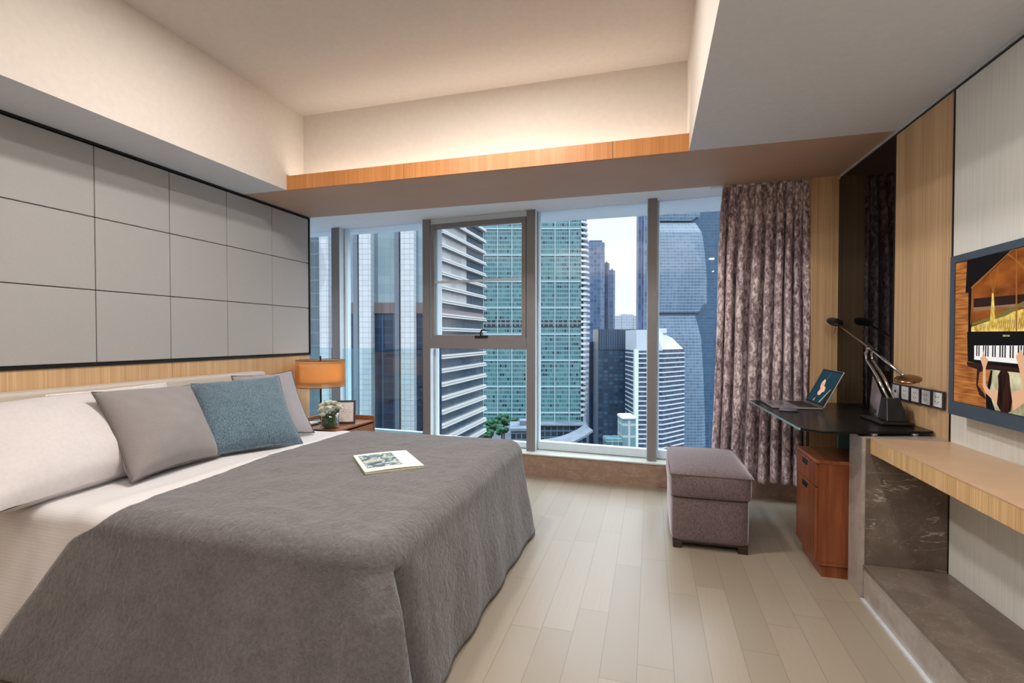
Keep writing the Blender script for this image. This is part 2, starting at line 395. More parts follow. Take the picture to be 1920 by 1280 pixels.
for i in range(5):
    a = xs[i][1]; b = xs[i+1][0]; c = wpt((a+b)/2, .1, .2)
    r = thing('window_%d' % (i+1), c, None, None, None, 'structure')
    if i == 2:
        z0, z1 = .21, 1.12
    else: z0, z1 = .27, 2.25
    if i != 2:
        MB(WM).box(a, b, .085, .14, .2, z0).box(a, a+.012, .085, .14, z0, 2.315).box(b-.012, b, .085, .14, z0, 2.315).build('window_frame', M['bluewhite'], r, bevel=.003)
        MB(WM).box(a+.012, b-.012, .108, .114, z0, 2.315).build('pane', M['glass'], r)
    else:
        # transom, fixed light below, top-hung sash above
        MB(WM).box(a, b, -.004, .03, 1.095, 1.19).build('transom', M['taupe'], r, bevel=.003)
        MB(WM).box(a, b, .085, .14, .2, .25).box(a, a+.02, .085, .14, .25, 1.095).box(b-.02, b, .085, .14, .25, 1.095).build('window_frame', M['bluewhite'], r, bevel=.003)
        MB(WM).box(a+.02, b-.02, .108, .114, .25, 1.1).build('pane', M['glass'], r)
        MB(WM).box(a, b, .02, .14, 2.262, 2.315).build('window_head', M['bluewhite'], r, bevel=.003)
        s = MB(WM).box(a+.012, a+.045, .0, .05, 1.165, 2.262).box(b-.045, b-.006, .0, .05, 1.165, 2.262).box(a+.045, b-.045, .0, .05, 1.165, 1.222).box(a+.045, b-.045, .0, .05, 2.218, 2.262).build('sash', M['taupe'], r, bevel=.004)
        MB(WM).box(a+.045, a+.055, .05, .14, 1.19, 2.24).box(b-.05, b-.04, .05, .14, 1.19, 2.24).box(a+.045, b-.045, .008, .034, 1.708, 1.728).build('glazing_bar', M['bluewhite'], s)
        MB(WM).box(a+.045, b-.045, .022, .028, 1.222, 2.218).build('pane', M['glass'], s)
        hx = a+.54
        hd = MB(WM).box(hx-.07, hx+.055, -.018, .0, 1.196, 1.214)
        hd.tube([wpt_ for wpt_ in [(hx-.01, -.012, 1.21), (hx-.008, -.03, 1.235), (hx+.01, -.04, 1.262), (hx+.035, -.04, 1.268), (hx+.055, -.036, 1.262)]], .008)
        hd.build('handle', M['black'], s, smooth=False)
for k, (a, b) in enumerate([(-4.0, -3.18), (-3.055, -2.112)]):
    r = thing('safety_glass_rail', wpt((a+b)/2, .03, .196), ('low clear glass safety panel behind the bedside lamp, left of the first mullion', 'low clear glass safety panel across the window beside the nightstand')[k], 'glass rail', 'glass safety panels')
    MB(WM).box(a, b, .03, .04, .196, 1.085).build('glass_panel', M['railglass'], r)
    MB(WM).box(b-.006, b, .026, .044, .196, 1.085).build('edge_channel', M['black'], r)

# ------------------------------------------------------------------ bed
from mathutils import noise as NZ
def nz(x, y=0, z=0): return NZ.noise(Vector((x, y, z)))
def fluffy():
    g = G('fluffy_grey', .95, 0, .1)
    a = g.noise(g.coord((1, 1, 1), (0, 0, .6)), 75, 5, .65, .4); b = g.noise(g.coord((1, 3.5, 1), (0, 0, .5)), 9, 4, .6, .6)
    f = g.math('ADD', g.math('MULTIPLY', a, .65), g.math('MULTIPLY', b, .35))
    g.color(g.ramp(f, [(.35, (90, 86, 86)), (.65, (113, 109, 109))]))
    g.b.inputs['Sheen Weight'].default_value = .38; g.b.inputs['Sheen Roughness'].default_value = .4
    c2 = g.noise(g.coord((1.6, 1, 1), (0, 0, .9)), 13, 4, .55, 1.6)
    g.bump(g.math('ADD', f, g.math('MULTIPLY', c2, .9)), .75, .012); return g.m
M['fluffy'] = fluffy()
def stripe_sheet():
    g = G('white_sateen', .7, 0, .25)
    c = g.n('TexCoord'); s = g.n('SeparateXYZ'); g.L(c.outputs['Object'], s.inputs[0])
    f = g.math('FRACT', g.math('MULTIPLY', g.math('ADD', s.outputs[1], s.outputs[2]), 70)); st = g.math('LESS_THAN', f, .5)
    g.color(g.mix(st, (206, 203, 203), (211, 208, 208))); g.bump(g.noise(g.coord(), 14, 4), .25, .01); return g.m
M['sheet'] = stripe_sheet()
M['pillow'] = fabric('white_pillow_cotton', (203, 197, 196), 60, .015, .8, .1, .15)
M['headboard'] = fabric('cream_upholstery', (196, 185, 174), 500, .02, .7, .1, .1)
M['cush_grey'] = fabric('grey_linen', (134, 128, 127), 420, .07, .95, .25, .4)
M['cush_blue'] = fabric('slate_blue_wool', (82, 100, 111), 170, .34, .95, .3, .6)
M['cush_grey_lit'] = fabric('grey_linen_lit', (150, 145, 148), 420, .05, .95, .25, .3)  # same grey linen, made paler to paint in the brighter light
M['skirt'] = fabric('dark_grey_bed_fabric', (90, 86, 85), 200, .08, .95, .1, .3)

bed = thing('bed', (-1.9, 2.14, 0), 'large double bed with a low cream padded headboard against the left wall', 'bed')
MB().box(-2.88, -.80, 1.31, 2.985, .03, .30).build('bed_base', M['skirt'], bed, bevel=.02)
MB().grid(lambda u, v: (-2.88+1.6*u, 1.295-.125*v+.006*math.sin(u*60)*v, .30-.296*v), 60, 8, flip=True).build('bed_skirt', M['skirt'], bed, smooth=True, solid=.004)
MB().box(-2.88, -.80, 1.31, 2.97, .30, .535).build('mattress', M['sheet'], bed, bevel=.06, seg=4)
MB().box(-3.03, -2.89, 1.05, 3.165, .12, .935).build('headboard', M['headboard'], bed, bevel=.018, seg=4, smooth=True)
for x in (-2.7, -1.0):
    for y in (1.45, 2.8): MB().box(x-.04, x+.04, y-.04, y+.04, 0, .03).build('foot', M['black'], bed)

def bed_sheet():
    yn, yf = 1.30, 2.98; path = []
    for i in range(22): s = 1-i/22; path.append((yn-.125*s-.004, .545-.06-.43*s, s))
    for i in range(7): a = i/6*math.pi/2; path.append((yn+.06-.06*math.cos(a)-.004, .485+.06*math.sin(a), 0))
    for i in range(1, 40): path.append((yn+.06+(yf-yn-.12)*i/40, .545, 0))
    for i in range(7): a = (1-i/6)*math.pi/2; path.append((yf-.06+.06*math.cos(a)+.004, .485+.06*math.sin(a), 0))
    for i in range(1, 12): s = i/11; path.append((yf+.03*s+.004, .485-.22*s, 0))
    def fn(u, v):
        y, z, s = path[round(v*(len(path)-1))]
        x = -2.885+u*(1.05-.36*s)
        z += .004*nz(x*6, y*6) + (.012*math.exp(-((x+2.02)/.06)**2) if z > .5 else 0)
        y += .010*nz(x*7, z*3, 4)*(.3+s) - .012*s*max(0, math.sin(x*14))
        z -= s*.05*max(0, (-2.15-x))
        return (x, y, z)
    return MB().grid(fn, 60, len(path)-1, flip=True)
o = bed_sheet().build('bed_sheet', M['sheet'], smooth=True, solid=.006)
tag(o, 'white sateen sheet folded over the head end of the bed and hanging down its side', 'sheet')

def coverlet():
    yn, yf, xf, r = 1.30, 2.98, -.77, .09
    P = []
    def seg(p, q, n, k):
        for i in range(k): t = i/k; P.append((p[0]+(q[0]-p[0])*t, p[1]+(q[1]-p[1])*t, n[0], n[1]))
    seg((-1.88, yn), (xf-r, yn), (0, -1), 90)
    for i in range(16): a = -math.pi/2+math.pi/2*i/16; P.append((xf-r+r*math.cos(a), yn+r+r*math.sin(a), math.cos(a), math.sin(a)))
    c0 = len(P)
    seg((xf, yn+r), (xf, yf-r), (1, 0), 150)
    for i in range(16): a = math.pi/2*i/16; P.append((xf-r+r*math.cos(a), yf-r+r*math.sin(a), math.cos(a), math.sin(a)))
    seg((xf-r, yf), (-1.93, yf), (0, 1), 80); P.append((-1.93, yf, 0, 1))
    arc = [0]
    for i in range(1, len(P)): arc.append(arc[-1]+math.hypot(P[i][0]-P[i-1][0], P[i][1]-P[i-1][1]))
    ac = arc[c0]-.03; N = len(P)-1; nt, ns, nd = 22, 7, 26; T = nt+ns+nd
    sr = .075; top = .556
    def hem(d):   # how far the hem runs back towards the headboard as it hangs lower
        K = [(0, 0), (.04, -.05), (.10, -.165), (.22, -.235), (.33, -.30), (.56, -.44)]
        for (a, p), (b_, q) in zip(K, K[1:]):
            if d <= b_: return p+(q-p)*(d-a)/(b_-a)
        return K[-1][1]
    def fn(u, v):
        i = round(u*N); j = round(v*T); x, y, nx, ny = P[i]; q = arc[i]-ac
        if j <= nt:
            t = j/nt; ax = min(max(x, -1.985), -1.5); ay = 2.14
            ax = x-(.09 if y < 2 else .04)*min(1, max(0, (-1.5-x)/.38)) if x < -1.5 else -1.5
            ex, ey = x-nx*sr, y-ny*sr
            px, py = ax+(ex-ax)*t, ay+(ey-ay)*t
            if j == 0: px = round(px/.02)*.02
            z = top+.006*nz(px*5, py*5)+.004*nz(px*11, py*17, 3)
            # a soft crease running along the near edge
            z += .006*math.exp(-((py-1.45-.05*math.sin(px*3))/.03)**2)
            return (px, py, z)
        if j <= nt+ns:
            a = (j-nt)/ns*math.pi/2; d = sr*math.sin(a)-sr; z = top-sr+sr*math.cos(a)
            rag = .004*nz(x*9, y*9, z*9)
            if ny < -.5 and x < -1.3: x += hem(top-z)*min(1, (-1.3-x)/.58)**1.5
            return (x+nx*(d+rag), y+ny*(d+rag), z)
        s = (j-nt-ns)/nd; z = (top-sr)*(1-s)+.012*s
        off = .075*s**1.1 + .022*s*nz(arc[i]*3.2, s*1.2) + .008*s*math.sin(arc[i]*19+2*s)+.004*nz(arc[i]*12, z*8)
        ss = min(1, s*3.2+.15); g = math.exp(-(q/.012)**2) if q < 0 else math.exp(-(q/.06)**2)
        if ny < -.3: off += .07*s
        off -= .115*ss*g
        off += .03*ss*math.exp(-((q+.05)/.05)**2)
        if ny < -.5 and x < -1.3: x += hem(top-z)*min(1, (-1.3-x)/.58)**1.5
        if ny < 0 and q < 0 and x > -1.3: x += .02*ss*max(0, 1+q/.25)
        return (x+nx*off, y+ny*off, z)
    return MB().grid(fn, N, T, flip=True)
o = coverlet().build('coverlet', M['fluffy'], smooth=True, solid=.012, weld='keep')
tag(o, 'thick fluffy grey coverlet spread over the bed and falling to the floor', 'bedspread')

def cushion(name, B0, B1, T1, T0, th, mat, label, group=None, cat='cushion', pinch=.09, pipe=None, sag=0):
    B0, B1, T1, T0 = map(Vector, (B0, B1, T1, T0)); c = (B0+B1)/2
    nrm = (B1-B0).cross(T0-B0).normalized()
    if nrm.x < 0: nrm = -nrm
    def pt(u, v, sgn):
        U, V = 2*u-1, 2*v-1
        pu = U*(1-pinch*(1-V*V)); pv = V*(1-pinch*(1-U*U))
        a = (pu+1)/2; b = (pv+1)/2
        p = (B0*(1-a)+B1*a)*(1-b)+(T0*(1-a)+T1*a)*b
        k = max(0, (1-U*U)*(1-V*V))**.42
        k *= 1-.18*V*k + .05*nz(U*1.7+c.y*5, V*1.7)
        p = p+nrm*(sgn*th/2*k)
        p += nrm*.006*nz(U*4+c.y*9, V*4, sgn)*(1-abs(U)**6)
        return p
    r = thing(name, tuple(c), label, cat, group)
    n = 28; m = MB(); m.grid(lambda u, v: pt(u, v, 1), n, n); m.grid(lambda u, v: pt(u, v, -1), n, n, flip=True)
    m.build('cushion_body', mat, r, smooth=True, weld=True)
    if pipe:
        e = [pt(i/n, 0, 0) for i in range(n)]+[pt(1, i/n, 0) for i in range(n)]+[pt(1-i/n, 1, 0) for i in range(n)]+[pt(0, 1-i/n, 0) for i in range(n)]
        MB().tube(e, .0045, 6, closed=True).build('piping', pipe, r, smooth=True)
    return r
darkpipe = plain('dark_piping', (92, 84, 82), .9); palepipe = plain('white_piping', (222, 218, 216), .8)
cushion('pillow', (-2.22, 1.10, .575), (-2.34, 1.86, .575), (-2.74, 1.95, .905), (-2.74, 1.20, .895), .24, M['pillow'], 'large white pillow leaning on the headboard, left of the grey cushion', 'white bed pillows', 'pillow', .03)
cushion('pillow', (-2.60, 1.72, .57), (-2.64, 2.27, .57), (-2.795, 2.26, .925), (-2.80, 1.66, .92), .13, M['pillow'], 'white pillow mostly hidden behind the front grey cushion', 'white bed pillows', 'pillow', .03, palepipe)
cushion('cushion', (-2.18, 1.60, .565), (-2.225, 2.10, .565), (-2.545, 2.20, .925), (-2.54, 1.69, .94), .23, M['cush_grey'], 'plain mid grey square cushion with dark piping at the front of the bed', None, 'cushion', .085, darkpipe)
cushion('cushion', (-2.28, 2.03, .565), (-2.02, 2.50, .562), (-2.39, 2.73, .94), (-2.60, 2.26, .925), .20, M['cush_blue'], 'slate blue woolly cushion between the two grey ones', None, 'cushion', .07, M['cush_blue'])
cushion('cushion', (-2.36, 2.36, .565), (-2.17, 2.80, .562), (-2.54, 3.03, .955), (-2.71, 2.66, .94), .12, M['cush_grey_lit'], 'grey cushion coloured paler for brighter light, leaning behind the slate blue one, nearest the lamp', None, 'cushion', .085, darkpipe)

# book
a = math.radians(42); BK = Matrix.Translation((-1.275, 2.20, .567)) @ Matrix.Rotation(a, 4, 'Z')
b = thing('book', (-1.275, 2.20, .567), 'open paperback picture book lying on the grey coverlet', 'book')
M['paper'] = plain('paper_cream', (226, 224, 214), .7, 0, .3, .01); M['paper_edge'] = plain('page_edges', (206, 204, 172), .8, 0, .2, .05, 200)
def curve(m, x0, x1, y0, y1, z, th, lift, k=0):
    def f(u, v): x = x0+(x1-x0)*u; return BK @ Vector((x, y0+(y1-y0)*v, z+lift*math.sin(math.pi*(x+.14)/.28)))
    return m.grid(f, 12, 2, k)
m = MB(BK); m.box(-.142, .142, -.18, .18, .0, .003); m.build('cover', plain('book_cover', (92, 92, 78), .5), b)
m = MB(BK); m.box(-.138, .138, -.177, .177, .003, .013); m.build('pages', [M['paper_edge']], b)
m = MB(); m.grid(lambda u, v: BK @ Vector((-.139+.278*u, -.178+.356*v, .0135+.003*math.sin(math.pi*u))), 12, 2)
m.build('open_page', M['paper'], b, solid=.001)
def pict():
    g = G('printed_picture', .6, 0, .3); n = g.noise(g.coord((1.6, 1, 1), (0, 0, -.7)), 16, 3, .6, 1.0)
    g.color(g.ramp(n, [(.36, (38, 58, 70)), (.45, (86, 112, 120)), (.52, (140, 160, 158)), (.58, (214, 206, 190)), (.66, (84, 110, 108))])); return g.m
m = MB(); m.grid(lambda u, v: BK @ Vector((-.12+.17*u, -.12+.26*v, .0158+.003*math.sin(math.pi*(.08+.62*u)))), 12, 2)
m.build('printed_picture', pict(), b)

# ------------------------------------------------------------------ nightstand and what stands on it
M['walnut'] = wood('walnut', (122, 72, 42), (158, 100, 62), 'Y', .35, 60, 3)
M['cherry'] = wood('cherry_wood', (106, 54, 30), (144, 82, 50), 'Z', .3, 45, 2.2, .04)
M['cherry_y'] = wood('cherry_wood_top', (122, 66, 38), (160, 96, 60), 'Y', .3, 45, 2.2, .04)
ns = thing('nightstand', (-2.66, 3.65, 0), 'walnut nightstand with one drawer and a raised rim between the bed and window', 'nightstand')
X0, X1, Y0, Y1 = -2.92, -2.405, 3.375, 3.935
MB().box(X0, X1-.018, Y0, Y0+.018, .04, .455).box(X0, X1-.018, Y1-.018, Y1, .04, .455).box(X0, X0+.015, Y0, Y1, .04, .455).box(X0, X1-.02, Y0, Y1, .04, .06).build('carcass', M['walnut'], ns)
MB().box(X0, X1, Y0, Y1, .44, .457).build('top_board', M['walnut'], ns, bevel=.002)
MB().box(X0, X0+.015, Y0, Y1, .457, .492).box(X0+.015, X1-.0, Y1-.016, Y1, .457, .492).box(X0+.015, X0+.2, Y0, Y0+.016, .457, .48).build('rim', M['walnut'], ns, bevel=.002)
for bxs in ((X1-.012, X1, Y1-.014, Y1, .0, .457), (X1-.02, X1, Y0, Y0+.014, .0, .44), (X0, X0+.03, Y0, Y0+.03, 0, .04), (X0, X0+.03, Y1-.03, Y1, 0, .04)): MB().box(*bxs).build('leg', M['walnut'], ns)
for j, (z0, z1) in enumerate(((.26, .425), (.07, .25))):
    d = MB().box(X1-.02, X1-.004, Y0+.018, Y1-.018, z0, z1).build('drawer', M['walnut'], ns, bevel=.002)
    MB().add([(X1-.0035, 3.60, z1-.02), (X1-.0035, 3.69, z1-.02), (X1-.0035, 3.672, z1-.045), (X1-.0035, 3.618, z1-.045)], [(0, 1, 2, 3)]).build('handle_slot', M['black'], d, solid=.001)

lamp = thing('table_lamp', (-2.77, 3.69, .457), 'bedside lamp with a translucent amber drum shade on a slim dark stem', 'lamp')
lm = bpy.data.materials.new('amber_organza'); lm.use_nodes = True; t_ = lm.node_tree; t_.nodes.clear()
n1 = t_.nodes.new('ShaderNodeBsdfTranslucent'); n1.inputs[0].default_value = lin((220, 172, 120))
n2 = t_.nodes.new('ShaderNodeBsdfTransparent'); n2.inputs[0].default_value = lin((236, 196, 150))
n3 = t_.nodes.new('ShaderNodeBsdfDiffuse'); n3.inputs[0].default_value = lin((196, 146, 104))
mx = t_.nodes.new('ShaderNodeMixShader'); mx.inputs[0].default_value = .32; mx2 = t_.nodes.new('ShaderNodeMixShader'); mx2.inputs[0].default_value = .5
oo = t_.nodes.new('ShaderNodeOutputMaterial')
t_.links.new(n1.outputs[0], mx2.inputs[1]); t_.links.new(n3.outputs[0], mx2.inputs[2]); t_.links.new(mx2.outputs[0], mx.inputs[1]); t_.links.new(n2.outputs[0], mx.inputs[2]); t_.links.new(mx.outputs[0], oo.inputs[0])
lx, ly = -2.79, 3.69
MB().lathe([(.0, 0), (.085, 0), (.085, .012), (.02, .02), (.008, .022)], (lx, ly, .457), 32).build('lamp_base', M['black'], lamp, smooth=False)
MB().cyl((lx, ly, .47), (lx, ly, 1.035), .008, n=12).build('stem', M['black'], lamp, smooth=True)
MB().lathe([(.203, .775-.005), (.203, 1.0)], (lx, ly, 0), 48).build('outer_shade', lm, lamp, smooth=True)
innerm = fabric('amber_inner_shade', (222, 170, 112), 200, .02, .9)
t_ = innerm.node_tree; pb = t_.nodes['Principled BSDF']; tb = t_.nodes.new('ShaderNodeBsdfTranslucent'); tb.inputs[0].default_value = lin((240, 200, 150)); mx = t_.nodes.new('ShaderNodeMixShader'); mx.inputs[0].default_value = .6
t_.links.new(pb.outputs[0], mx.inputs[1]); t_.links.new(tb.outputs[0], mx.inputs[2]); t_.links.new(mx.outputs[0], t_.nodes['Material Output'].inputs[0])
MB().lathe([(.17, .81), (.17, .975)], (lx, ly, 0), 48).build('inner_shade', innerm, lamp, smooth=True)
rg = MB()
for rr, z in ((.203, .77), (.203, 1.0), (.17, .81), (.17, .975)):
    rg.tube([(lx+rr*math.cos(2*math.pi*i/48), ly+rr*math.sin(2*math.pi*i/48), z) for i in range(48)], .0028, 6, closed=True)
for k in range(3):
    a = k*2.094; rg.cyl((lx, ly, .995), (lx+.203*math.cos(a), ly+.203*math.sin(a), 1.0), .002, n=6)
rg.build('wire_frame', plain('bronze_wire', (92, 66, 48), .4, .6), lamp, smooth=True)
pl = bpy.data.lights.new('lamp_bulb_light', 'POINT'); pl.energy = 1.1; pl.color = (1, .86, .7); pl.shadow_soft_size = .04
po = bpy.data.objects.new('lamp_bulb_light', pl); COL.objects.link(po); po.parent = lamp; po.location = (0.035, 0, .43)

tr = thing('tray', (-2.80, 3.53, .457), 'small black tray holding a white notepad beside the lamp foot', 'tray')
MB().box(-2.87, -2.72, 3.48, 3.58, .457, .472).build('tray_body', M['black'], tr, bevel=.004)
o = MB().box(-2.862, -2.728, 3.488, 3.572, .472, .482).build('notepad', plain('white_notepad', (232, 232, 230), .6), bevel=.002)
tag(o, 'white notepad lying on the small black tray', 'notepad')

vx, vy = -2.525, 3.455
va = thing('glass_vase', (vx, vy, .457), 'round clear glass vase full of dark green leaves on the nightstand', 'vase')
vg = bpy.data.materials.new('clear_vase_glass'); vg.use_nodes = True; t_ = vg.node_tree; t_.nodes.clear()
q1 = t_.nodes.new('ShaderNodeBsdfTransparent'); q1.inputs[0].default_value = (.88, .94, .9, 1); q2 = t_.nodes.new('ShaderNodeBsdfGlossy'); q2.inputs['Roughness'].default_value = .02
q3 = t_.nodes.new('ShaderNodeMixShader'); lw = t_.nodes.new('ShaderNodeLayerWeight'); lw.inputs[0].default_value = .3; q4 = t_.nodes.new('ShaderNodeOutputMaterial')
t_.links.new(lw.outputs['Facing'], q3.inputs[0]); t_.links.new(q1.outputs[0], q3.inputs[1]); t_.links.new(q2.outputs[0], q3.inputs[2]); t_.links.new(q3.outputs[0], q4.inputs[0])
MB().lathe([(0, 0), (.062, 0), (.070, .01), (.072, .06), (.070, .125), (.067, .125), (.068, .06), (.064, .014), (0, .012)], (vx, vy, .457), 32).build('vase_body', vg, va, smooth=True)
def leafmat():
    g = G('leaf_green', .5, 0, .4); n = g.noise(g.coord(), 60, 2); g.color(g.ramp(n, [(.3, (34, 62, 34)), (.7, (82, 112, 62))])); return g.m
M['leaf'] = leafmat()
m = MB()
for k in range(8):
    a = k*.785; m.grid(lambda u, v: (vx+.063*math.cos(a+u*.9), vy+.063*math.sin(a+u*.9), .472+.085*v+.008*math.sin(u*3.1)), 6, 3)
m.build('leaf_lining', M['leaf'], va, smooth=True, solid=.001)
bq = thing('flower_bouquet', (vx, vy, .56), 'bouquet of white roses with green sprigs in the glass vase', 'flowers')
M['petal'] = plain('white_petals', (236, 236, 220), .7, 0, .2, .03, 60)
def rose(c, r, tilt):
    m = MB(Matrix.Translation(c) @ Matrix.Rotation(tilt[0], 4, 'X') @ Matrix.Rotation(tilt[1], 4, 'Y'))
    m.ball((0, 0, 0), r*.45, (1, 1, 1.1), 8)
    for ring, (rr, hh, nn) in enumerate(((.55, .55, 4), (.8, .45, 5), (1.05, .25, 6))):
        for k in range(nn):
            a0 = 2*math.pi*k/nn+ring*.5
            def f(u, v):
                a = a0+(u-.5)*2*math.pi/nn*1.5; q = r*rr*(.35+.65*v**.6)*(1+.08*math.sin(u*math.pi)*v)
                return (q*math.cos(a), q*math.sin(a), r*(-.5+(hh+.5)*v+.1*math.sin(u*math.pi)))
            m.grid(f, 5, 4)
    return m
for k, (dx, dy, dz, r) in enumerate([(-.07, -.01, .075, .036), (-.02, -.06, .055, .036), (.035, -.045, .06, .037), (.07, .01, .07, .034), (.02, .02, .095, .036), (-.035, .035, .095, .034), (.05, .06, .08, .03), (-.085, .04, .05, .03), (.0, -.03, .1, .03), (-.005, -.078, .02, .026)]):
    rose((vx+dx, vy+dy, .56+dz), r, (-dy*7, dx*7)).build('rose', M['petal'], bq, smooth=True)
m = MB()
for k in range(60):
    a = random.uniform(0, 6.28); rad = random.uniform(.02, .115); h = random.uniform(.02, .13)-rad*.3
    p = Vector((vx+rad*math.cos(a), vy+rad*math.sin(a), .575+h)); d = Vector((math.cos(a), math.sin(a), random.uniform(-.2, .8))).normalized()
    s_ = d.cross(Vector((0, 0, 1))).normalized()*random.uniform(.006, .011); l = random.uniform(.018, .035)
    m.add([p, p+d*l*.5+s_, p+d*l, p+d*l*.5-s_], [(0, 1, 2, 3)])
m.build('leaf_sprigs', M['leaf'], bq)['kind'] = 'stuff'
m = MB()
for k in range(14):
    a = k*.45; m.tube([(vx+.03*math.cos(a), vy+.03*math.sin(a), .48), (vx+.045*math.cos(a+.2), vy+.045*math.sin(a+.2), .57), (vx+.07*math.cos(a+.2), vy+.07*math.sin(a+.2), .62)], .002, 5)
m.build('stems', M['leaf'], bq)

FR = Matrix.Translation((-2.515, 3.66, .459)) @ Matrix.Rotation(math.radians(28), 4, 'Z') @ Matrix.Rotation(math.radians(-12), 4, 'X')
pf = thing('photo_frame', (-2.515, 3.66, .459), 'small dark framed card with faint lettering leaning on the nightstand', 'picture frame')
MB(FR).box(-.075, .075, 0, .014, 0, .017).box(-.075, .075, 0, .014, .183, .2).box(-.075, -.058, 0, .014, .017, .183).box(.058, .075, 0, .014, .017, .183).build('frame', plain('dark_frame', (50, 44, 48), .4), pf, bevel=.002)
m = MB(FR).box(-.058, .058, .004, .008, .017, .183); m.k = 1
for k, (x, z, l) in enumerate([(-.02, .115, .02), (.008, .118, .03), (-.005, .10, .026), (-.03, .105, .008), (.03, .098, .010), (-.035, .055, .012)]):
    m.tube([(x-l/2+l*i/8, .0035, z+.004*math.sin(i*2.1+k)) for i in range(9)], .0008, 4)
m.build('lettered_card', [plain('cream_card', (226, 216, 210), .6), plain('grey_ink', (128, 122, 126), .7)], pf)
MB(FR).box(-.01, .01, .014, .018, .02, .15).build('easel_back', M['black'], pf)

# ------------------------------------------------------------------ curtain
def velvet():
    g = G('crushed_velvet', .6, 0, .35)
    a = g.noise(g.coord((1, 1, .45)), 48, 7, .74, .4); b = g.noise(g.coord((1, 1, .5)), 5, 2)
    f = g.math('ADD', g.math('MULTIPLY', a, .8), g.math('MULTIPLY', b, .2))
    g.color(g.ramp(f, [(.40, (96, 78, 86)), (.5, (176, 156, 162)), (.58, (244, 230, 232))]))
    g.b.inputs['Sheen Weight'].default_value = .8; g.b.inputs['Sheen Roughness'].default_value = .35
    g.b.inputs['Sheen Tint'].default_value = lin((214, 200, 208)); g.bump(a, .35, .006); return g.m
cu = thing('curtain', (.75, 3.95, .16), 'crushed mauve velvet curtain gathered at the right end of the window', 'curtain')
def curt(u, v):
    z = .165+v*(2.312-.165); xl = .425+.075*v; xr = 1.055
    ph = 2*math.pi*(8.5*u+.30*math.sin(6*u+.4*z)+.28*nz(u*3, z*.7))
    top = max(0, (v-.90)/.10); am = .050*(1-.55*top)+.026*nz(u*6, z*.6, 2)
    if abs(v-.915) < .02: am *= .6
    x = xl+(xr-xl)*u+.012*math.sin(2*ph)*(1-top)
    y = 3.925+am*math.cos(ph)+.010*nz(u*30, z*2.5, 7)+.004*math.cos(ph*3+z*4)
    zz = z+(.010*math.cos(ph)+.012*nz(u*5) if v < .02 else 0)
    return (x, y-.02*(1-v), zz)
MB().grid(curt, 300, 90).build('curtain_cloth', velvet(), cu, smooth=True, solid=.003)
MB().box(.42, 1.06, 3.93, 3.955, 2.304, 2.315).build('curtain_track', M['white'], cu)

# ------------------------------------------------------------------ ottoman
def tweed():
    g = G('mauve_tweed', .95, 0, .15)
    a = g.noise(g.coord((1, 1, 9)), 90, 2); b = g.noise(g.coord((9, 9, 1)), 60, 2); f = g.math('ADD', g.math('MULTIPLY', a, .5), g.math('MULTIPLY', b, .5))
    g.color(g.ramp(f, [(.38, (76, 62, 62)), (.6, (124, 108, 109))])); g.b.inputs['Sheen Weight'].default_value = 1.0; g.b.inputs['Sheen Roughness'].default_value = .35; g.b.inputs['Sheen Tint'].default_value = lin((235, 225, 232)); g.bump(f, .4, .002); return g.m
tw = tweed()
ot = thing('ottoman', (.32, 3.3, 0), 'square mauve tweed storage ottoman with a padded lid in front of the window', 'ottoman')
OX0, OX1, OY0, OY1 = .113, .530, 2.93, 3.66
def puffy(x0, x1, y0, y1, z0, z1, bow, topbow):
    m = MB(); n = 14
    def side(fx):
        return lambda u, v: fx(u, v)
    cx, cy = (x0+x1)/2, (y0+y1)/2; hx, hy, hz = (x1-x0)/2, (y1-y0)/2, (z1-z0)/2; cz = (z0+z1)/2
    def P(a, b, c):
        r = lambda t: max(0, 1-t*t)
        rc = 1-.05*max(0, (abs(a)*abs(b)) ** 8)
        return (cx+a*hx*rc+math.copysign(bow*r(b)*r(c), a)*(abs(a) ** 3), cy+b*hy*rc+math.copysign(bow*r(a)*r(c), b)*(abs(b) ** 3), cz+c*hz+(topbow*(r(a)*r(b)) ** .6 if c > .99 else 0))
    for s in (-1, 1):
        m.grid(lambda u, v: P(2*u-1, s, 2*v-1), n, 8, flip=(s > 0)); m.grid(lambda u, v: P(s, 2*u-1, 2*v-1), n, 8, flip=(s < 0))
        m.grid(lambda u, v: P(2*u-1, 2*v-1, s), n, n, flip=(s < 0))
    return m
puffy(OX0, OX1, OY0, OY1, .045, .290, .006, 0).build('ottoman_body', tw, ot, smooth=True, weld=True, bevel=.014, seg=3)
puffy(OX0-.006, OX1+.012, OY0-.01, OY1, .296, .425, .010, .034).build('lid_cushion', tw, ot, smooth=True, weld=True, bevel=.012, seg=3)
m = MB(); m.tube([(OX0-.004, OY0-.012, .424), (OX1+.012, OY0-.012, .424), (OX1+.012, OY1, .424), (OX0-.004, OY1, .424)], .004, 6, closed=True); m.build('lid_piping', tw, ot, smooth=True)
M['darkwood'] = plain('dark_wood_feet', (48, 30, 26), .4)
MB().box(OX0+.01, OX1-.01, OY0+.01, OY1-.01, .034, .05).build('base_plinth', M['darkwood'], ot)
for x in (OX0+.012, OX1-.062):
    for y in (OY0+.008, OY1-.06): MB().box(x, x+.05, y, y+.05, 0, .036).build('foot', M['darkwood'], ot, bevel=.003)

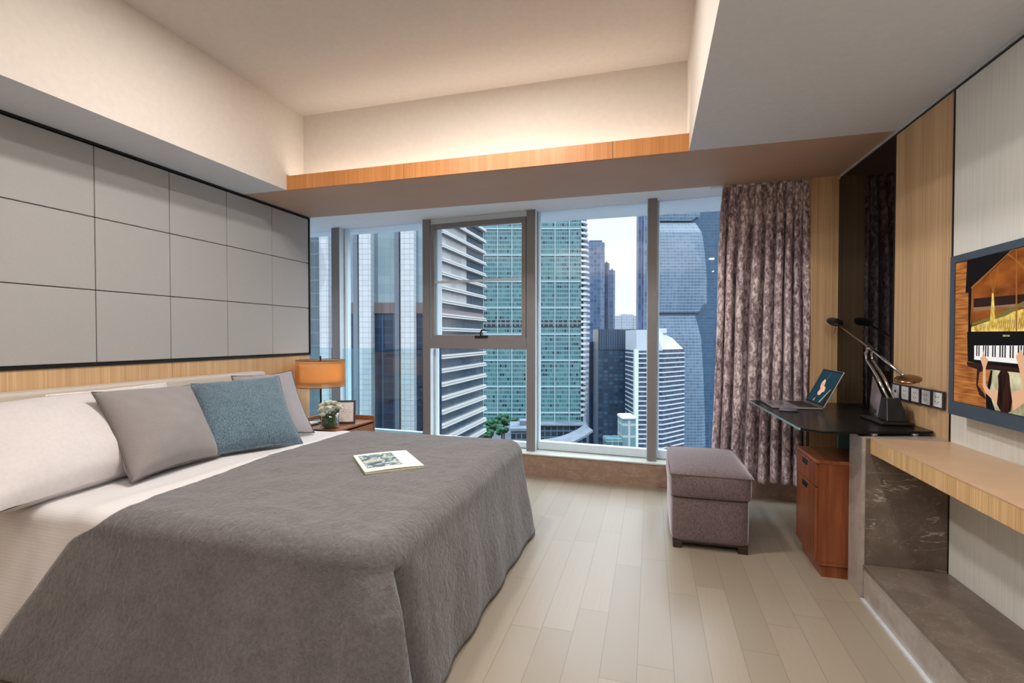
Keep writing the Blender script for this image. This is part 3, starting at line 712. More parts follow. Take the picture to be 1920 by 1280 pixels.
# ------------------------------------------------------------------ marble ledge, pier, oak shelf
t = thing('marble_step', (1.1, .5, 0), 'low brown marble ledge running along the right wall under the oak shelf', 'ledge')
XW = wx(2.6)-.010
MB().prism([(.945, -1.45), (wx(-1.45)-.012, -1.45), (wx(2.58)-.012, 2.582), (.945, 2.582)], 0, .145).build('ledge_body', M['marble2'], t)
MB().prism([(.936, -1.45), (wx(-1.45)-.012, -1.45), (wx(2.58)-.012, 2.582), (.936, 2.582)], .145, .163).build('ledge_slab', M['marble'], t, bevel=.0015)
MB().prism([(.9405, -1.45), (.945, -1.45), (.945, 2.582), (.9405, 2.582)], .008, .145).build('riser', M['marble2'], t)
MB().box(.925, .9405, -1.45, 2.582, 0, .008).build('floor_trim', M['metal'], t)
t = thing('marble_pier', (1.08, 2.66, 0), 'upright brown marble pier carrying the glass desk and shelf end', 'pier')
MB().box(.945, XW-.004, 2.596, 2.75, 0, .738).build('pier_core', M['marble'], t)
MB().box(.9340, .9448, 2.5905, 2.752, 0, .742).build('lit_side_slab', M['marble2'], t, bevel=.001)  # paler marble paints the light falling on this side
MB().box(.9450, XW-.004, 2.5905, 2.752, .7385, .742).build('cap', M['marble2'], t)
t = thing('oak_shelf', (1.1, .6, .7), 'thick oak wall shelf running under the television from the marble pier', 'shelf')
MB().prism([(.962, -1.4), (wx(-1.4)-.012, -1.4), (wx(2.58)-.012, 2.588), (.962, 2.588)], .672, .738).build('shelf_board', M['oak_y'], t)
MB().prism([(.961, -1.4), (wx(-1.4)-.012, -1.4), (wx(2.58)-.012, 2.588), (.961, 2.588)], .738, .742).build('shelf_surface', M['shelf_top'], t)

# filing cabinet
fc = thing('drawer_cabinet', (.96, 2.9, 0), 'cherry wood pedestal cabinet with two slotted drawers under the glass desk', 'cabinet')
CX0, CX1, CY0, CY1 = .795, 1.215, 2.765, 3.10
MB().box(CX0+.012, CX1, CY0, CY0+.02, .075, .57).box(CX0+.012, CX1, CY1-.02, CY1, .075, .57).box(CX1-.02, CX1, CY0, CY1, .075, .57).box(CX0+.012, CX1, CY0, CY1, .06, .08).build('carcass', M['cherry'], fc, bevel=.002)
MB().box(CX0-.002, CX1, CY0-.002, CY1, .57, .588).build('top_board', M['cherry_y'], fc, bevel=.003)
MB().box(CX0+.03, CX1-.01, CY0+.012, CY1-.01, 0, .06).build('plinth', M['cherry'], fc)
for z0, z1 in ((.452, .567), (.082, .447)):
    d = MB().box(CX0-.002, CX0+.012, CY0+.004, CY1-.004, z0, z1).build('drawer', M['cherry'], fc, bevel=.002)
    zz = z1-.012; x = CX0-.0026; yc = CY0+.17
    MB().add([(x, yc+.055, zz), (x, yc-.05, zz), (x, yc-.028, zz-.030), (x, yc+.055, zz-.030)], [(0, 1, 2, 3)]).build('handle_slot', M['black'], d, solid=.001)

# glass desk
dk = thing('glass_desk', (1, 3.1, .75), 'black glass desk top with a pale green edge standing on the marble pier', 'desk')
M['desktop'] = plain('black_desk_glass', (28, 27, 26), .25, 0, .1, .0)
def rounded(poly, r, n=5):
    out = []
    for i, p in enumerate(poly):
        a = Vector(poly[i-1]); b = Vector(p); c = Vector(poly[(i+1) % len(poly)])
        u = (a-b).normalized(); v = (c-b).normalized(); p0 = b+u*r; p1 = b+v*r
        for k in range(n+1): t = k/n; q = p0*(1-t)**2+b*2*t*(1-t)+p1*t*t; out.append((q.x, q.y))
    return out
dp = rounded([(.650, 3.70), (.683, 2.632), (.770, 2.560), (wx(2.72)-.014, 2.700), (wx(3.7)-.016, 3.70)], .02)
MB().prism(dp, .756, .767, 0, 1).build('glass_top', [M['desktop'], M['greenglass']], dk)
for p in dk.children[0].data.polygons:
    if p.normal.y < -.5 or p.normal.y > .5 or p.normal.x > .5: p.material_index = 0
for x, y in ((1.0, 2.66), (1.18, 2.71)): MB().cyl((x, y, .742), (x, y, .756), .018, n=20).build('standoff', M['chrome'], dk, smooth=False)
MB().box(1.16, wx(3.6)-.014, 3.6, 3.63, 0, .756).build('glass_support', M['greenglass'], dk)

# laptop
lp = thing('laptop', (.84, 3.47, .768), 'open silver laptop on the black glass desk showing a flower picture', 'laptop')
M['silver'] = plain('laptop_silver', (168, 168, 172), .3, .7, .5, .01)
MB().box(.712, .985, 3.30, 3.655, .7685, .779).build('keyboard_deck', M['silver'], lp, bevel=.003)
m = MB()
for i in range(5):
    for j in range(14): m.box(.86+i*.0215, .878+i*.0215, 3.33+j*.0212, 3.348+j*.0212, .779, .7802)
m.build('keys', M['black'], lp)
MB().box(.735, .83, 3.42, 3.53, .779, .7794).build('trackpad', plain('trackpad', (128, 128, 134), .2, .5), lp)
SC = Matrix.Translation((.985, 3.30, .781)) @ Matrix(((0, .44, .9, 0), (1, 0, 0, 0), (0, .9, -.44, 0), (0, 0, 0, 1)))
# local x along the hinge, local y up the lid, local -z towards the user
o = MB(SC).box(0, .355, 0, .238, -.001, .005).build('lid', M['silver'], lp, bevel=.002)
m = MB(SC); m.box(.004, .351, .004, .234, -.0018, -.0011, 0); m.box(.012, .343, .014, .224, -.0022, -.0018, 1)
def pl2(m, pts, z, k):
    n = len(pts); m.add([(x, y, z) for x, y in pts], [tuple(range(n))], k)
scr = [(.343-.331*a, .014+.21*b) for a, b in []]
def SQ(pts): return [(.343-.331*a, .014+.21*b) for a, b in pts]
pl2(m, SQ([(.30, .62), (.36, .75), (.46, .70), (.50, .55), (.62, .50), (.66, .38), (.58, .34), (.54, .25), (.44, .22), (.36, .30), (.40, .42), (.33, .50)]), -.0024, 2)
pl2(m, SQ([(.38, .60), (.44, .62), (.47, .45), (.42, .36), (.46, .50)]), -.0026, 3)
pl2(m, SQ([(.46, .70), (.48, .72), (.52, .97), (.50, .97)]), -.0024, 4)
pl2(m, SQ([(.66, .04), (.72, .04), (.92, .50), (.88, .48)]), -.0024, 5)
pl2(m, SQ([(.80, .0), (1, .0), (1, .55), (.94, .5)]), -.0023, 0)
pl2(m, SQ([(.33, .03), (.38, .03), (.40, .16)]), -.0024, 2)
m.build('display', [M['black'], emis('screen_teal', (18, 54, 66), 1), emis('screen_peach', (226, 178, 152), 1), emis('screen_salmon', (204, 132, 104), 1), emis('screen_mauve', (110, 92, 104), 1), emis('screen_straw', (160, 156, 128), 1)], o)
o = thing('computer_mouse', (.775, 3.20, .768), 'small grey computer mouse on the desk in front of the laptop', 'mouse')
def ms(u, v): a = math.pi*u; b = 2*math.pi*v; return (.775+.052*math.sin(a)*math.cos(b), 3.205+.028*math.sin(a)*math.sin(b), .7685+.022*max(0, math.cos(a))**.7)
MB().grid(ms, 12, 16).build('mouse_body', plain('mouse_grey', (96, 94, 106), .3), o, smooth=True)
MB().box(.74, .755, 3.2035, 3.2065, .78, .787).build('mouse_button_line', M['black'], o)

# desk lamp with counterweight
dl = thing('desk_lamp', (1.17, 2.96, .768), 'chrome balanced arm desk lamp with a disc counterweight on the black desk', 'desk lamp')
MB().box(1.085, 1.225, 2.80, 3.06, .7685, .785).build('lamp_foot', M['black'], dl, bevel=.006, seg=3)
m = MB(); m.add([(1.12, 2.83, .785), (1.21, 2.83, .785), (1.21, 3.04, .785), (1.12, 3.04, .785), (1.135, 2.875, .895), (1.195, 2.875, .895), (1.195, 2.97, .895), (1.135, 2.97, .895)],
    [(0, 3, 2, 1), (4, 5, 6, 7), (0, 1, 5, 4), (1, 2, 6, 5), (2, 3, 7, 6), (3, 0, 4, 7)])
m.build('transformer_housing', M['black'], dl, bevel=.004)
m = MB(); m.add([(1.118, 2.93, .787), (1.118, 3.035, .787), (1.133, 3.035, .99), (1.133, 2.93, .90)], [(0, 1, 2, 3)]); m.build('chrome_side_plate', M['chrome'], dl, solid=.004)
P_ = Vector((1.15, 3.10, 1.135))
for sx in (-.014, .014):
    m = MB(); m.tube([(1.16+sx, 2.89, .89), (1.155+sx, 3.00, .995), (1.15+sx, 3.115, 1.075), (1.15+sx, 3.135, 1.11), (1.15+sx, 3.10, 1.137)], .0065, 10); m.build('support_arm', M['chrome'], dl, smooth=True)
m = MB(); m.cyl((1.128, 3.10, 1.137), (1.172, 3.10, 1.137), .011, n=16).build('pivot', M['chrome'], dl)
A0 = Vector((1.15, 3.60, 1.285)); A1 = Vector((1.15, 2.745, 1.020))
MB().tube([A0, P_, A1], .0065, 10).build('balance_arm', M['chrome'], dl, smooth=True)
MB().cyl((1.15, 3.02, 1.128), (1.15, 3.14, 1.162), .007, n=10).build('arm_sleeve', M['black'], dl, smooth=True)
CW = Matrix.Translation((1.15, 2.70, 1.004)) @ Matrix.Rotation(math.radians(14), 4, 'X') @ Matrix.Rotation(math.radians(-10), 4, 'Y')
MB(CW).lathe([(0, -.012), (.036, -.011), (.052, -.004), (.052, .004), (.036, .011), (0, .012)], (0, 0, 0), 32).build('counterweight', plain('bronze_disc', (130, 98, 66), .22, .8), dl, smooth=True)
HD = Matrix.Translation((1.15, 3.66, 1.300)) @ Matrix.Rotation(math.radians(16), 4, 'X')
MB(HD).add([], []).grid(lambda u, v: (.042*math.sin(math.pi*v)*math.cos(2*math.pi*u), .085*math.sin(math.pi*v)*math.sin(2*math.pi*u)-.0, .020*math.cos(math.pi*v)), 24, 12).build('lamp_head', M['black'], dl, smooth=True)
MB(HD).box(-.028, .028, -.02, .065, -.0235, -.014).build('light_lens', plain('frosted_lens', (176, 186, 186), .2), dl, bevel=.004)
MB().cyl((1.15, 3.63, 1.275), (1.15, 3.665, 1.225), .0018, n=8).build('handle_rod', M['chrome'], dl)

# sockets
lab = ['leftmost white wall socket of the row, closest to the black glass', 'second wall socket from the black glass panel in the row', 'middle wall socket of the row of five', 'second wall socket from the television in the row', 'rightmost wall socket of the row, closest to the television']
fm = plain('socket_frame', (52, 50, 56), .35); wm = plain('socket_white', (222, 222, 220), .4)
for i in range(5):
    y1 = 3.078-i*.0925; y0 = y1-.084; z0, z1 = .876, .957; xw = wx((y0+y1)/2)-.0115
    s = thing('wall_socket', (xw, (y0+y1)/2, (z0+z1)/2), lab[i], 'socket', 'white sockets above the desk')
    MB().box(xw-.012, xw, y0, y1, z0, z1).build('frame', fm, s, bevel=.002)
    MB().box(xw-.0135, xw-.011, y0+.008, y1-.008, z0+.008, z1-.008).build('face_plate', wm, s, bevel=.001)
    m = MB(); yc, zc = (y0+y1)/2, (z0+z1)/2
    if i == 0: m.box(xw-.0142, xw-.0134, yc-.008, yc+.008, zc-.006, zc+.006)
    else:
        for a, b_ in ((-.010, .012), (.010, .012), (-.012, -.010), (.012, -.010), (0, -.016)): m.box(xw-.0142, xw-.0134, yc+a-.0015, yc+a+.0015, zc+b_-.004, zc+b_+.004)
    m.build('socket_slots', M['black'], s)

# ------------------------------------------------------------------ television
tv = thing('television', (1.235, 1.86, 1.2), 'wide slate framed television on the right wall showing a pianist from above', 'television')
TY0, TY1 = 1.30, 2.479
M['tvframe'] = plain('slate_blue_frame', (72, 86, 100), .35, .3, .5, .01)
MB().box(1.2055, 1.262, TY0, TY1, .885, 1.53).build('tv_case', M['black'], tv, bevel=.004)
MB().box(1.2, 1.206, TY0, TY1, 1.505, 1.534).box(1.2, 1.206, TY0, TY1, .881, .935).box(1.2, 1.206, TY1-.03, TY1, .935, 1.505).box(1.2, 1.206, TY0, TY0+.03, .935, 1.505).build('bezel', M['tvframe'], tv)
def clip(P, zmin=.937, zmax=1.503):
    for lim, sg in ((zmin, 1), (zmax, -1)):
        out = []
        for i in range(len(P)):
            a, b_ = P[i-1], P[i]; ia = (a[1]-lim)*sg >= 0; ib = (b_[1]-lim)*sg >= 0
            if ia != ib: t = (lim-a[1])/(b_[1]-a[1]); out.append((a[0]+(b_[0]-a[0])*t, lim))
            if ib: out.append(b_)
        P = out
    return P
def emis_tex(name, c1, c2, sc, k=1):
    g = G(name, .4, 0, .05, (3, 3, 3)); r = g.ramp(g.noise(g.coord(sc), 1, 4), [(.35, c1), (.65, c2)])
    g.L(r, g.b.inputs['Emission Color']); g.b.inputs['Emission Strength'].default_value = k; return g.m
mats = [emis_tex('tv_floorboards', (132, 74, 30), (186, 118, 62), (1, 9, 110)), emis('tv_black', (12, 8, 8)), emis_tex('tv_amber', (96, 46, 16), (158, 88, 34), (1, 5, 14)), emis_tex('tv_gold', (176, 132, 30), (240, 214, 120), (1, 50, 30)),
        emis('tv_olive', (112, 104, 52)), emis('tv_dark_brown', (44, 24, 16)), emis_tex('tv_tan', (120, 84, 60), (164, 124, 96), (1, 5, 60)), emis('tv_copper', (150, 92, 44)), emis('tv_white', (236, 232, 230)),
        emis_tex('tv_cream', (120, 112, 76), (214, 206, 168), (1, 16, 10)), emis('tv_skin', (216, 168, 132)), emis_tex('tv_hair', (20, 8, 6), (58, 28, 20), (1, 60, 8))]
m = MB(); lay = [0]
def pic(P, k):
    P = clip(P); lay[0] += 1
    if len(P) > 2: x = 1.2052-.00012*lay[0]; m.add([(x, y, z) for y, z in P], [tuple(range(len(P)))], k)
def fl(a): return a
pic([(2.449, .937), (TY0+.03, .937), (TY0+.03, 1.503), (2.449, 1.503)], 0)
m.k = 0
E_ = 1.45   # the picture carries on past the edge of the photograph
pic([(2.341, 1.389), (2.115, 1.502), (1.55, 1.502), (1.50, 1.217), (2.342, 1.222)], 2)
pic([(2.375, 1.505), (2.115, 1.502), (2.228, 1.444), (2.341, 1.392), (2.346, 1.374), (2.382, 1.377)], 1)
pic([(2.363, 1.375), (2.344, 1.386), (2.339, 1.215), (2.361, 1.189)], 1)
pic([(2.33, 1.35), (1.6, 1.336), (1.6, 1.313), (2.329, 1.315)], 5)
pic([(2.329, 1.315), (1.6, 1.313), (1.6, 1.302), (2.329, 1.301)], 6)
pic([(2.342, 1.24), (2.223, 1.262), (2.154, 1.282), (2.053, 1.297), (1.6, 1.32), (1.55, 1.217), (2.342, 1.222)], 3)
pic([(2.337, 1.256), (2.233, 1.274), (2.151, 1.294), (2.053, 1.324), (1.7, 1.36), (1.7, 1.34), (2.053, 1.309), (2.146, 1.276), (2.228, 1.261), (2.337, 1.246)], 4)
for k in range(26):
    y = 2.325-k*.011
    if not (2.195 < y < 2.225): pic([(y, 1.228), (y-.003, 1.228), (y-.009, 1.245+k*.0009), (y-.006, 1.245+k*.0009)], 6)
pic([(2.217, 1.362), (2.208, 1.362), (2.192, 1.221), (2.228, 1.222)], 3)
for P in ([(2.232, 1.442), (2.229, 1.442), (2.208, 1.362), (2.214, 1.361)], [(2.186, 1.454), (2.182, 1.454), (2.207, 1.36), (2.212, 1.362)], [(2.097, 1.501), (2.092, 1.5), (2.083, 1.221), (2.091, 1.221)], [(2.341, 1.394), (2.115, 1.504), (2.11, 1.502), (2.335, 1.388)], [(2.335, 1.37), (2.331, 1.37), (2.335, 1.25), (2.339, 1.25)], [(2.14, 1.49), (2.132, 1.493), (2.05, 1.42), (2.05, 1.435)]): pic(P, 7)
pic([(2.359, 1.222), (1.5, 1.217), (1.49, 1.085), (2.228, 1.095), (2.352, 1.105)], 1)
pic([(2.313, 1.168), (1.55, 1.180), (1.55, 1.100), (2.312, 1.114)], 8)
for k in range(58):
    if k % 7 not in (2, 6):
        y = 2.308-k*.0132; pic([(y-.008, 1.168+.0002*k), (y-.015, 1.168+.0002*k), (y-.015, 1.128), (y-.008, 1.128)], 1)
pic([(2.144, 1.209), (2.11, 1.208), (2.11, 1.202), (2.144, 1.202)], 9)
pic([(2.349, 1.103), (1.6, 1.085), (1.6, 1.075), (2.228, 1.081), (2.269, 1.067), (2.277, 1.017), (2.239, .99), (2.229, .97), (2.267, .981), (2.287, 1.016), (2.284, 1.078), (2.343, 1.087)], 5)
pic([(2.211, 1.082), (1.98, 1.079), (1.97, .936), (2.18, .932), (2.215, .993)], 9)
pic([(2.23, .991), (2.209, .994), (2.175, .932), (2.226, .935)], 1)
pic([(2.205, 1.08), (2.195, 1.08), (2.20, 1.03), (2.215, .99), (2.222, 1.02)], 1)
pic([(2.246, 1.153), (2.238, 1.128), (2.218, 1.118), (2.232, 1.087), (2.248, 1.087), (2.266, 1.122), (2.254, 1.126)], 10)
pic([(2.248, 1.087), (2.232, 1.087), (2.230, 1.024), (2.212, 1.008), (2.235, .997), (2.248, 1.02)], 10)
pic([(2.212, 1.008), (2.16, 1.011), (2.159, .95), (2.18, .967), (2.235, .997)], 10)
pic([(2.077, 1.135), (2.065, 1.147), (2.049, 1.158), (2.03, 1.12), (2.03, 1.05), (2.02, 1.02), (2.04, 1.01), (2.047, 1.05), (2.061, 1.098)], 10)
pic([(2.095, 1.006), (2.068, 1.02), (2.02, 1.03), (2.03, .985), (2.086, .946)], 10)
pic([(2.149, 1.084), (2.121, 1.088), (2.106, 1.07), (2.101, 1.034), (2.089, .979), (2.097, .944), (2.121, .931), (2.146, .936), (2.167, .96), (2.16, 1.022), (2.164, 1.062)], 11)
m.build('screen', mats, tv)

# ------------------------------------------------------------------ the city outside
CM = Matrix.Rotation(YAW, 4, 'Z')
def bx(R0, R1, F0, F1, Z0, Z1, k=0): return MB(CM).box(R0, R1, F0, F1, Z0, Z1, k)
def bpos(R, F, Z=-60): return tuple(CM @ Vector((R, F, Z)))
def rotobj(o, ang=YAW):   # give the mesh its own turned axes, so its wall pattern follows its faces
    o.data.transform(Matrix.Rotation(-ang, 4, 'Z')); o.rotation_euler = (0, 0, ang); return o
def zz(v, D): return 1.2+(632-v)*D/922
def rr(u, D): return (u-960)*D/922

o = MB().box(-1500, 1500, 8, 2500, -81, -80).build('street_ground', plain('asphalt', (50, 58, 68), .9, 0, .2, .15, .05)); structure(o)

# B2: close blue glass tower with white tiled piers
F_sky = facade('blue_glass_upper', 1.6, 1.1, '8fa4ae', (150, 176, 190), (164, 188, 200), .04, .05, rough=.05, spec=1.0, metal=.8, wob=.02, dim=.95)
F_navy = facade('navy_glass_lower', 1.35, .95, '50708c', (26, 52, 84), (44, 74, 106), .09, .05, rough=.15, spec=.5, wob=.02)
F_tile = facade('white_tiles', .62, .62, '9aa0a4', (206, 208, 212), (216, 218, 222), .07, .09, rough=.5, dim=.66)
B2 = [(-22.95, 60), (-8.6, 60), (-11.3, 76), (-22.95, 76)]
b = thing('office_tower', bpos(-14, 60), 'dark blue glass tower with white tiled piers, nearest building left of the striped one', 'building')
rotobj(MB(CM).prism(B2, 5.4, 34).build('upper_glazing', F_sky, b)); 
rotobj(MB(CM).prism(B2, -80, 4.1).build('lower_glazing', F_navy, b))
rotobj(MB(CM).prism([(-22.9, 59.85), (-8.55, 59.85), (-11.2, 76), (-22.9, 76)], 4.1, 5.4).build('metal_band', facade('brown_band', 1.0, 50, '5a5258', (140, 124, 124), (150, 132, 132), .06, 0), b))
for a0, a1 in ((-23.3, -21.8), (-18.2, -16.75), (-13.2, -11.65)):
    o = MB(CM).prism([(max(a0-.45, -23.0), 60), (max(a0, -22.9), 58.6), (a1, 58.4), (a1, 60)], -60, 34).build('white_pier', F_tile, b); rotobj(o)
    if a0 > -20: rotobj(bx(a0-1.0, a0-.45, 59.5, 60, -60, 34).build('pier_shade', plain('painted_shade_grey', (84, 90, 102), .5), b))  # dark strip painting the shading left of each pier

# B1: distant flats on the far left
Fd = facade('distant_flats', 2.6, 3.0, 'b4bac4', (92, 108, 134), (136, 148, 168), .35, .4, rough=.6)
b = thing('apartment_building', bpos(-133, 300), 'pale grey apartment block far away at the left edge of the window', 'building')
rotobj(bx(-155, -111, 300, 320, -60, zz(560, 300)).build('walls', Fd, b)); rotobj(bx(-122, -113, 296, 300, -60, zz(585, 300)).build('white_bay', facade('white_bay', 2.6, 3, 'd4d8dc', (110, 124, 148), (150, 160, 176), .45, .45), b))
rotobj(bx(-140, -124, 302, 318, zz(560, 300), zz(547, 300)).build('roof_block', Fd, b))

# B3: building with white louvres, its long side running away from the window
F3 = facade('grey_blue_glass', 1.4, 3.45, '8e9aa4', (60, 82, 98), (84, 104, 118), .05, .05, rough=.12, spec=.8, wob=.02)
b = thing('striped_building', (-70, 125, -60), 'office building banded with white louvres, seen through the opening window', 'building')
MB().box(-90, -50, 111, 144, -80, 48).build('glazing', F3, b)
MB().box(-50.6, -49.75, 111.5, 129, 9.5, 48).build('reflecting_cladding', facade('reflecting_cladding', 1.7, 3.45, 'a8aaae', (196, 196, 196), (206, 204, 202), .03, .03, rough=.4, dim=.6), b)  # pale tone includes the sky reflected in this upper wall
MB().box(-50.6, -49.7, 111.5, 144, 5.9, 8.3).build('brown_storey', plain('brown_storey', (112, 98, 98), .5), b)
lou = plain('white_louvre', (158, 157, 155), .5)
for k in range(34):
    z = -69.1+k*3.42; MB().box(-50, -48.9, 111.2, 144.2, z, z+.35).box(-50, -49.1, 111.2, 144.2, z+.55, z+.95).box(-50, -49.3, 111.2, 144.2, z+.35, z+.55, 1).build('louvre', [lou, plain('louvre_slot', (110, 112, 116), .5) if k == 0 else bpy.data.materials['louvre_slot']], b)

# B4: teal residential tower with stacked balconies
F4 = facade('teal_windows', 1.6, 2.95, '7c98a0', (44, 96, 104), (92, 140, 142), .16, .16, .40, '6e9ea0', .25, .6, dark=.08, darkcol='20343e', dim=.62)
b = thing('residential_tower', bpos(18, 330), 'very tall teal glass residential tower behind the window sash, with curved white balconies', 'building')
rotobj(bx(-21, rr(1090, 330), 330, 352, -58, 150).build('glazing', F4, b))
fr = plain('pale_facade_rib', (128, 148, 154), .5)
for R in [-19.5+9.6*k for k in range(8)]:
    if R < 46: rotobj(bx(R, R+.5, 329.3, 330, -56, 150).build('rib', fr, b))
for k in range(12): rotobj(bx(-21, rr(1089, 330), 329.5, 330, -50+k*17.6, -49.2+k*17.6).build('ledge', fr, b))
rotobj(bx(-21, rr(1089, 330), 329.4, 330, zz(612, 330), zz(600, 330)).build('service_floor', facade('service_floor', 3.2, 6, '8a9ca4', (30, 44, 56), (60, 76, 88), .2, .2), b))
balc = plain('white_balcony', (158, 161, 168), .5)
for k in range(50):
    z = -52+k*3.7; t = (z+52)/150; bulge = 6.8*math.sin(min(1, max(0, .22+t*.62))*math.pi)**.8; R1 = rr(1089, 330)
    o = MB(CM).prism([(R1, 329), (R1+bulge*.55, 330.5), (R1+bulge, 335), (R1+bulge, 346), (R1, 346)], z, z+1.5).build('balcony', balc, b); rotobj(o)
rotobj(bx(rr(1089, 330), rr(1089, 330)+2.2, 334, 350, -58, 150).build('balcony_core', plain('core_dark', (50, 62, 80), .5), b))

# B5: slim towers behind
F5 = facade('blue_grey_tower', 3.5, 4, '7a8ca8', (66, 92, 128), (104, 130, 164), .14, .10, rough=.25, spec=.8)
F5b = facade('dark_blue_tower', 3.5, 4, '60749a', (50, 72, 104), (74, 96, 130), .16, .10, rough=.3)
for (u0, u1, vt, D, mt, lb) in ((1100, 1135, 450, 500, F5, 'tallest blue glass tower standing right behind the teal residential tower'), (1133, 1144, 489, 540, F5b, 'thin dark blue tower, the middle one of three stepping down'), (1143, 1154.5, 503, 580, F5, 'thin blue tower, lowest of three stepping down beside open sky')):
    b = thing('glass_tower', bpos(rr((u0+u1)/2, D), D), lb, 'building', 'slim towers behind the teal tower')
    R0, R1 = rr(u0, D), rr(u1, D)
    o = MB(CM).prism([(R0, D+3), (R0+4, D), (R1-5, D), (R1, D+5), (R1, D+30), (R0, D+30)], -80, zz(vt, D)-2).build('shaft', mt, b); rotobj(o)
    rotobj(bx(R0+3, R1-3, D+3, D+26, zz(vt, D)-2, zz(vt, D)).build('parapet', F5b, b))

# B6: dark mid-rise
F6 = facade('dark_midrise', 3.6, 2.6, '2e4a66', (28, 50, 74), (80, 112, 138), .28, .30, rough=.3)
b = thing('dark_midrise', bpos(55, 340), 'dark navy mid-rise with a flat roof in front of the slim towers', 'building')
rotobj(bx(rr(1122, 340), rr(1194, 340), 340, 362, -80, zz(655, 340)).build('window_grid', F6, b))
rotobj(bx(rr(1121.5, 340), rr(1194, 340), 339.6, 362, zz(655, 340), zz(617, 340)).build('top_screen', facade('top_screen', 1.6, 60, '6c8098', (44, 62, 84), (60, 80, 102), .16, 0), b))
rotobj(bx(rr(1103, 370), rr(1124, 370), 366, 380, -80, zz(640, 370)).build('side_wing', F5b, b))

# B7: hazy far buildings
for (u0, u1, vt, lb, pk) in ((1152, 1165.5, 592, 'hazy pale block low on the horizon, left of the pointed one', 0), (1166, 1188, 589, 'hazy pale building on the horizon with a small pointed roof', 1), (1188.5, 1200, 592, 'hazy pinkish block low on the horizon touching the tall tower', 0)):
    D = 900; b = thing('distant_building', bpos(rr((u0+u1)/2, D), D), lb, 'building', 'hazy buildings on the horizon')
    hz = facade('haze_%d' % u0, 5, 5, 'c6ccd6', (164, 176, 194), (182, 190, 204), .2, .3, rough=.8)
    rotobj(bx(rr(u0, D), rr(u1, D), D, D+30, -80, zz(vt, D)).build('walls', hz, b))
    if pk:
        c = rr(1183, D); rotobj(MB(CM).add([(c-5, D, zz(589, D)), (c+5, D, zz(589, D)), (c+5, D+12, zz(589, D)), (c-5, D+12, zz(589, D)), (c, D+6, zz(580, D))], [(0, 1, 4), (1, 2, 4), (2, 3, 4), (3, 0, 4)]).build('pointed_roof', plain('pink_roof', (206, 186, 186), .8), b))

# B8: white banded hotel
b = thing('white_hotel', bpos(92, 300), 'white banded hotel tower with a sloping pale roof cap right of the dark mid-rise', 'building')
F8 = facade('hotel_windows', 1.9, 2.9, '5a6e88', (44, 62, 84), (96, 116, 138), .16, .05, rough=.3)
fp = [(rr(1194, 300), 300), (rr(1243, 300), 300), (rr(1283, 315), 315), (rr(1283, 315), 330), (rr(1194, 300), 330)]
rotobj(MB(CM).prism(fp, -80, zz(655, 300)).build('window_walls', F8, b))
wh = plain('white_render', (150, 156, 163), .6, 0, .3, .01); F = 300
def grow(P, d):
    return [(P[0][0]-d*.3, P[0][1]-d), (P[1][0]+d*.3, P[1][1]-d), (P[2][0]+d, P[2][1]-d*.6), (P[3][0]+d, P[3][1]), (P[4][0]-d*.3, P[4][1])]
for k in range(30):
    z = zz(655, 300)-2.9*(k+1); rotobj(MB(CM).prism(grow(fp, .35), z, z+.8).build('floor_band', wh, b))
rotobj(bx(rr(1190, 300), rr(1197, 300), 299.3, 303, -80, zz(655, 300)).build('corner_pier', plain('cream_corner', (164, 174, 168), .6), b))
capm = MB(CM); zt, z0_ = zz(618, 300), zz(657, 300)
capm.add([(*fp[0], z0_), (*fp[1], z0_), (*fp[2], z0_), (*fp[3], z0_), (*fp[4], z0_), (fp[0][0]-.5, 299.5, zt), (rr(1228, 300), 299.8, zt), (rr(1262, 312), 314, zt-5), (rr(1262, 312), 329.8, zt-5), (fp[0][0], 330, zt)],
   [(0, 1, 6, 5), (1, 2, 7, 6), (2, 3, 8, 7), (3, 4, 9, 8), (4, 0, 5, 9), (5, 6, 7, 8, 9), (4, 3, 2, 1, 0)])
rotobj(capm.build('roof_cap', wh, b)); rotobj(bx(rr(1228, 300), rr(1250, 306), 306, 318, zt-2, zt+1).build('roof_box', plain('roof_box', (150, 156, 168), .6), b))
b = thing('white_annex', bpos(60, 250), 'small pale building with a rounded roof at the foot of the white hotel', 'building')
R0, R1 = rr(1168, 250), rr(1193, 250)
rotobj(bx(R0, R1, 250, 262, -80, zz(788, 250)).build('walls', facade('annex_glass', 5.2, 6, 'ccd6d4', (120, 160, 170), (140, 176, 184), .22, .2), b))
rotobj(MB(CM).prism([(R0-.5, 249.5), (R1+.5, 249.5), (R1+.5, 262), (R0-.5, 262)], zz(788, 250), zz(781, 250)).build('roof', plain('roof_pale', (150, 157, 162), .5), b, bevel=1.2, seg=3))
b = thing('glass_pavilion', bpos(48, 240), 'low green glass pavilion left of the small rounded roof building', 'building')
rotobj(bx(rr(1138, 240), rr(1168, 240), 240, 250, -80, zz(824, 240)).build('walls', facade('pavilion', 3, 5, 'a8c4c4', (58, 100, 112), (92, 134, 142), .1, .12), b))

